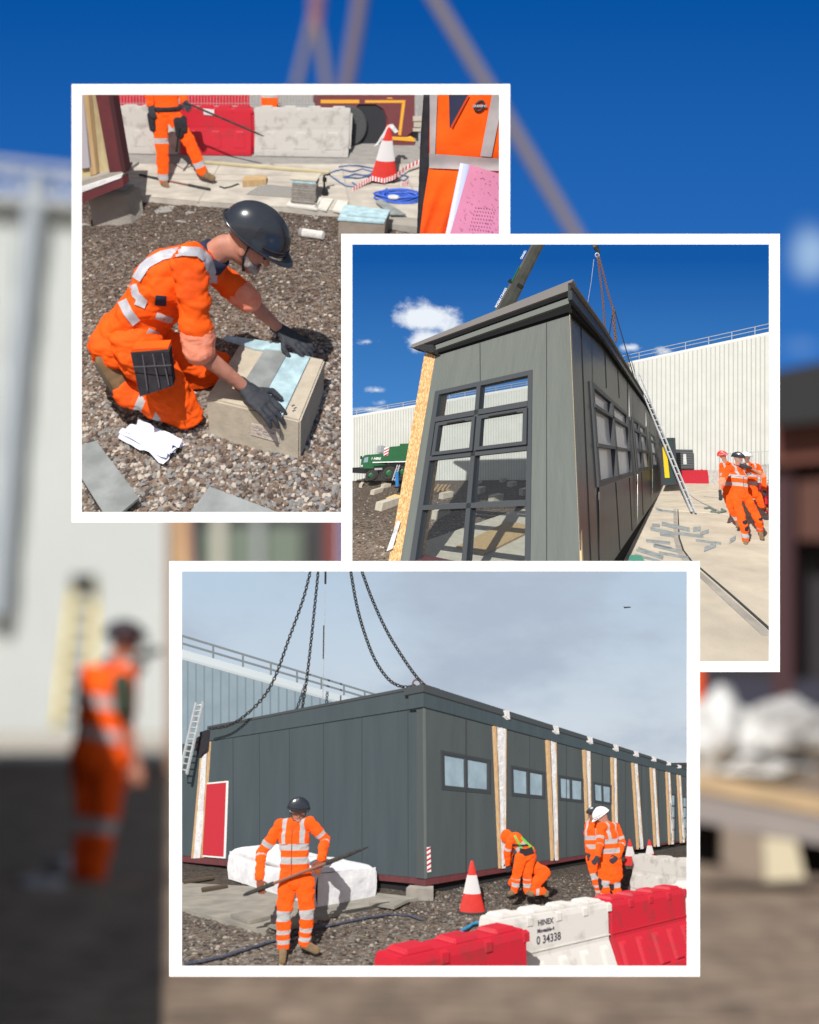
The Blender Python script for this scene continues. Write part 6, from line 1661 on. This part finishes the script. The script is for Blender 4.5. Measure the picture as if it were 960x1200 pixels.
# sky far beyond, with one cloud
m=M(); m.grid(lambda u,v:V3((-160+320*u,900,-5+170*v)),2,2)
ppm=900/F
struct(m.build('sky',sky_mat('clear_sky',lin(44,108,184),lin(6,78,154),1.6+(760-420)*ppm,1.6+(760-0)*ppm,
   dict(scale=.12,stretch=(1,1,1.3),lo=.0,hi=.6,rough=.5,ragged=.7,col=lin(150,180,215),blobs=[((x-480)*ppm,1.6+(760-y)*ppm,rx*ppm,ry*ppm,st) for x,y,rx,ry,st in ((950,295,36,48,.9),(945,405,40,14,.3))]))))
# white clad warehouse on the left
PWB=Plane(BG,V3((0,178,0)),V3((0,-1,0)))
wt=thing('warehouse','large white clad warehouse filling the blurred left side','warehouse',PWB.hit(80,860),BG)
m=M(); q=[(-300,204),(197,243),(197,861),(-300,861)]; slab(m,PWB,q,-20,0); m.mat(1)
for k in range(56):
    x=-300+k*9; slab(m,PWB,[(x,204+(x+300)*.0785),(x+1.2,204+(x+301)*.0785),(x+1.2,861),(x,861)],0,.07)
m.build('wall',[mat('bg_cladding',(.60,.635,.63),.6,(.55,.585,.585),scale=.25),WHRIB],wt)
m=M(); slab(m,PWB,[(-300,201),(197,240),(197,250),(-300,211)],.0,.5); m.build('gutter',mat('bg_gutter',(.42,.45,.48),.6),wt)
m=M()
for o_ in (0,14): m.bar(PWB.hit(-300,176-22+o_),PWB.hit(197,220-8+o_),.10,.10)
for x in (-60,-20,12,42,72,110): m.bar(PWB.hit(x,204+(x+300)*.0785),PWB.hit(x,180+(x+300)*.0785-6),.09,.09)
m.build('roof_rail',STEEL,wt)
m=M(); m.tube([V3(PWB.hit(-2,720,.3)),V3(PWB.hit(20,440,.3)),V3(PWB.hit(44,206,.3))],.22,12); m.build('downpipe',mat('downpipe_grey',(.30,.34,.38),.5),wt)
ladder(BG,'blurred yellow step ladder standing against the white warehouse',(66,852),(87,682),(103,856),(112,682),171,174,8,YELLOW,.055)
m=M(); m.bar(BG.V(84,682,173.5),BG.V(112,682,173.5),.35,.25)
tag(m.build('ladder_cap',DARK),'dark cap on top of the blurred yellow ladder','ladder cap') if False else m.build('top_cap',DARK,[o for o in COL.objects if o.name.startswith('ladder') and o.type=='EMPTY'][-1])
# partly built module seen between the frames
PMB=Plane(BG,V3((0,120,0)),V3((0,-1,0)))
mt2=thing('modular_building','blurred module with green windows and red post seen between the frames','building',PMB.hit(300,900),BG)
def bp(name,c,m_,d0=-.3,d1=0): 
    m=M(); thick(m,PMB,c,d0,d1); return m.build(name,m_,mt2)
bp('wall',[(214,560),(386,560),(386,905),(214,905)],mat('bg_dark_wall',(.045,.045,.05),.7),-6,-.2)
bp('corner_post',[(195,560),(206,560),(206,905),(195,905)],mat('brown_post',(.26,.15,.11),.7),-.3,.1)
bp('timber_post',[(205,560),(217,560),(226,905),(205,905)],GOLD,-.2,.05)
bp('pink_strip',[(214,560),(220,590),(236,905),(225,905)],mat('pink_strip',(.6,.35,.32),.8),-.15,.08)
for xa,xb in ((236,249),(265,296),(309,354)): bp('window',[(xa,617),(xb,617),(xb,760),(xa,760)],mat('green_grey_glass',(.17,.21,.17),.3),-.2,-.1)
bp('mullion',[(250,560),(264,560),(264,905),(250,905)],mat('pale_post',(.50,.49,.42),.7),-.2,.0); bp('mullion',[(297,560),(308,560),(308,905),(297,905)],mat('grey_post',(.32,.35,.35),.7),-.2,.0)
bp('red_post',[(383,560),(396,560),(396,905),(383,905)],mat('dark_red_post',(.24,.045,.04),.6),-.3,.1); bp('white_edge',[(396,560),(402,560),(402,905),(396,905)],MEMB,-.2,.0)
# dark module at the right
PRB=Plane(BG,V3((0,72,0)),V3((-.25,-1,0)))
mr=thing('modular_building','blurred dark module with an open maroon side at the right edge','building',PRB.hit(930,870),BG)
def rp(name,c,m_,d0=-.3,d1=0):
    m=M(); thick(m,PRB,c,d0,d1); return m.build(name,m_,mr)
rp('roof',[(902,436),(1100,395),(1100,480),(902,500)],mat('bg_black_roof',(.02,.02,.022),.8),-3,.35)
rp('fascia',[(902,500),(1100,470),(1100,528),(902,545)],mat('bg_brown_fascia',(.15,.055,.04),.8),-3,.1)
rp('wall',[(800,545),(1100,528),(1100,905),(800,895)],mat('bg_dark_inside',(.028,.024,.027),.9),-.6,-.35)
rp('post',[(905,545),(930,543),(930,880),(905,880)],mat('bg_dark_post',(.05,.018,.022),.7),-.3,.0)
rp('inner_panel',[(935,560),(1100,545),(1100,640),(935,632)],mat('bg_brown_inside',(.10,.045,.035),.9),-.32,-.05)
rp('lower_wall',[(800,790),(1100,805),(1100,905),(800,895)],mat('bg_blue_dark',(.035,.036,.055),.9),-.3,-.02)
# timber bench with wrapped sheeting, on a concrete block
Yt=63.0
t=thing('timber_platform','blurred timber platform edge under the white sheeting','platform',BG.V(900,985,Yt),BG)
def vp(c,Y0,Y1): return [BG.V(x,y,Y0) for x,y in c],[BG.V(x,y,Y0)+V3((0,Y1-Y0,0)) for x,y in c]
m=M(); m.prism(*vp([(800,902),(1080,955),(1080,978),(800,924)],Yt,Yt+1.5)); m.build('deck',mat('bg_deck',(.50,.36,.21),.8,(.40,.29,.17),scale=2),t)
m=M(); m.prism(*vp([(800,924),(1080,978),(1080,1012),(800,960)],Yt+.02,Yt+1.4)); m.build('edge_beam',mat('bg_beam',(.27,.24,.23),.8),t)
m=M(); m.prism(*vp([(800,960),(1080,1012),(1080,1040),(800,1010)],Yt+.6,Yt+1.3)); m.build('void',DARK,t)  # black block stands in for the shade under the platform
m=M(); c=[(846,975),(893,984),(935,988),(943,1028),(896,1031),(846,1015)]
t2=thing('concrete_block','blurred concrete block carrying the timber platform','concrete block',BG.V(895,1030,Yt-.1),BG)
m=M(); m.prism(*vp([(846,968),(895,980),(895,1033),(846,1012)],Yt-.05,Yt+.9)); m.build('side',mat('bg_block_shaded',(.25,.20,.16),.9),t2)  # darker copy of the concrete, the side's shade painted into the colour
m=M(); m.prism(*vp([(895,980),(934,986),(944,1030),(897,1033)],Yt-.10,Yt+.9)); m.build('face',mat('bg_block_lit',(.56,.50,.36),.9),t2)  # lighter copy of the same concrete, painted as the lit face
def heap(c,r,seed,sub=5):
    m=M(); m.smooth=True
    def f(u,v):
        a=u*2*math.pi; b=v*math.pi
        d=V3((math.sin(b)*math.cos(a),math.sin(b)*math.sin(a),math.cos(b)))
        k=1+.38*noise.noise(d*1.6+V3((seed,0,0)))+.25*abs(noise.noise(d*3.5+V3((seed,3,0))))
        return c+V3((d.x*r[0]*k,d.y*r[1]*k,d.z*r[2]*k))
    m.grid(f,40,24); m.sm=[True]*len(m.f); return m
WR2=mat('bg_sheeting',(.62,.62,.61),.6,(.28,.27,.26),scale=2.2,bump=.8,bscale=4,bdist=.06,ramp=(.48,.66))
k=Yt/F; HG='bundles of white sheeting piled on the timber platform'
for x,y,rx,ry,s_,l in ((846,864,44,50,1,'blurred bundle of white sheeting at the left of the platform'),(922,860,60,34,4,'blurred bundle of white sheeting at the back right of the platform'),(890,900,55,16,7,'blurred low bundle of grey white sheeting along the platform edge')):
    tag(heap(BG.V(x,y,Yt+.5),(rx*k,.35,ry*k),s_).build('sheeting_bundle',WR2),l,'sheeting',HG)
t=thing('person','blurred sliver of a worker in orange behind the white sheeting','person',BG.V(820,960,66),BG)
m=M(); m.cap2(BG.V(817,795,66),BG.V(816,835,66),(.055,.06),(.05,.06),side=(1,0,0)); m.cap2(BG.V(816,835,66),BG.V(815,940,66),.05,.04); m.cap2(BG.V(816,790,66),BG.V(815,775,66),.05,.05)
r=remesh(m,.02,2); r.build('jacket',ORANGE2,t)
# hoist ropes from above
RG='blurred lifting ropes hanging from the crane hook at the top'
RPM=mat('bg_rope',(.20,.17,.18),.8)
for a,b,w_,l in (((379,-40),(346,105),.03,'blurred thin lifting rope left of the hook'),((372,30),(384,110),.035,'blurred thin lifting rope straight under the hook'),((428,-40),(404,110),.05,'blurred thick rope right of the hook'),((492,-30),(690,300),.048,'blurred lifting sling running down to the right')):
    m=M(); m.tube([BG.V(*a,70),BG.V((a[0]+b[0])/2+1,(a[1]+b[1])/2,70),BG.V(*b,70)],w_,10); tag(m.build('lifting_rope',RPM if w_!=.05 else mat('bg_rope_dark',(.16,.13,.16),.8)),l,'rope',RG)
hk=thing('crane_hook','blurred pinkish crane hook at the top edge','crane hook',BG.V(371,38,70),BG)
m=M(); m.cap2(BG.V(373,-20,70),BG.V(371,8,70),.05,.06); m.build('block',mat('bg_hook',(.22,.12,.17),.6),hk)
m=M(); m.cap2(BG.V(371,14,70),BG.V(370,30,70),.05,.035); m.build('hook',mat('bg_hook2',(.30,.13,.14),.6),hk)
# worker with his back to the warehouse
BT=(('thA',.93,1.3),('thB',.93,1.3),('torso',.10,.22),('torso',.44,.56),('shAin',-.08,.16),('shBin',-.08,.16),('loA',-.3,-.2))
YB=66.0
bw,bg_=person(BG,'blurred worker in orange and black helmet standing by the yellow ladder',YB,
  dict(head=(146,752,0),neck=(138,770,0),chest=(126,808,0),pelvis=(117,878,0),shA=(103,792,.10),shB=(148,790,-.10),elA=(128,840,.25),wrA=(150,800,.18),hdA=(170,772,.1),
       elB=(150,840,-.20),wrB=(160,892,-.22),hdB=(163,922,-.24),hipA=(104,890,.08),hipB=(130,890,-.08),knA=(102,962,.08),knB=(124,965,-.08),anA=(94,1030,.12),anB=(112,1034,-.1),toA=(112,1044,.15),toB=(136,1048,-.12)),
  s=1.0,look=(1,-.15,-.15),sleeves='short',tapes=BT,vox=.014,goggles=True,headup=(.1,0,1),hem=.14,gloves=None,thick=1.4,seed=41)
m=M(); m.cap2(BG.V(143,800,YB-.25),BG.V(146,832,YB-.25),.075,.07); m.build('arm_sleeve',mat('dark_green_sleeve',(.04,.06,.04),.9),bw)
m=M(); m.cap2(BG.V(166,768,YB+.05),BG.V(184,763,YB+.05),.03,.03); tag(m.build('radio',DARK),'blurred dark radio held up by the worker near his face','radio')
t=thing('rag','blurred crumpled grey white sheet on the ground behind the worker\'s boots','sheet',BG.G(60,1036),BG)
h=heap(BG.G(84,1024)+V3((0,0,.04)),(.22,.2,.08),3); h.build('fold',mat('bg_rag',(.42,.42,.46),.8),t); h=heap(BG.G(46,1040)+V3((0,0,.02)),(.16,.15,.05),6); h.build('fold',mat('bg_rag',(.42,.42,.46),.8),t)
# unseen block added outside the left edge, shaped to shade the worker's ground
t=thing('site_cabin','dark sloping block added unseen outside the left edge to cast shade','cabin',V3((-3,60,0)),BG)
m=M(); f0=lambda Y:-.0445*Y-.12
a,b=32,140
m.prism([V3((f0(a),a,0)),V3((f0(b),b,0)),V3((f0(b),b,7.03)),V3((f0(a),a,1.74))],[V3((f0(a)-2.5,a,0)),V3((f0(b)-2.5,b,0)),V3((f0(b)-2.5,b,7.03)),V3((f0(a)-2.5,a,1.74))]); m.build('wall',CLADDARK,t)
# ================================================================== light, sky, camera
for o in ALL:
    if '_o' in o: del o['_o']
SUN_EL, SUN_AZ = 42, 20
w=bpy.data.worlds.new('World'); scn.world=w; w.use_nodes=True
nt=w.node_tree; bgn=nt.nodes['Background']; st=nt.nodes.new('ShaderNodeTexSky'); st.sky_type='NISHITA'; st.sun_disc=False
st.sun_elevation=R(SUN_EL); st.sun_rotation=R(180+SUN_AZ)
hs=nt.nodes.new('ShaderNodeHueSaturation'); hs.inputs['Saturation'].default_value=.6; nt.links.new(st.outputs[0],hs.inputs['Color']); nt.links.new(hs.outputs[0],bgn.inputs[0]); bgn.inputs[1].default_value=.07
ld=bpy.data.lights.new('sun','SUN'); ld.energy=4.5; ld.angle=R(.5); ld.color=(1,.96,.90)
lo=bpy.data.objects.new('sun',ld); COL.objects.link(lo)
d=V3((math.sin(R(SUN_AZ))*math.cos(R(SUN_EL)), math.cos(R(SUN_AZ))*math.cos(R(SUN_EL)), -math.sin(R(SUN_EL))))
lo.rotation_euler=d.to_track_quat('-Z','Y').to_euler(); lo.location=(-5,-10,12)
cam=bpy.data.cameras.new('camera'); co=bpy.data.objects.new('camera',cam); COL.objects.link(co); scn.camera=co
co.location=(0,0,EYE); co.rotation_euler=(R(90),0,0)
cam.sensor_fit='VERTICAL'; cam.sensor_height=36; cam.sensor_width=28.8; cam.lens=F/1200*36
cam.shift_y=(CY-600)/1200; cam.clip_start=.5; cam.clip_end=5000
cam.dof.use_dof=True; cam.dof.focus_distance=19.3; cam.dof.aperture_fstop=(F/1200*.036)/.055
scn.view_settings.view_transform='Standard'; scn.view_settings.look='None'; scn.view_settings.exposure=.15; scn.view_settings.gamma=1
scn.cycles.use_denoising=True
scn.cycles.max_bounces=8; scn.cycles.transparent_max_bounces=12
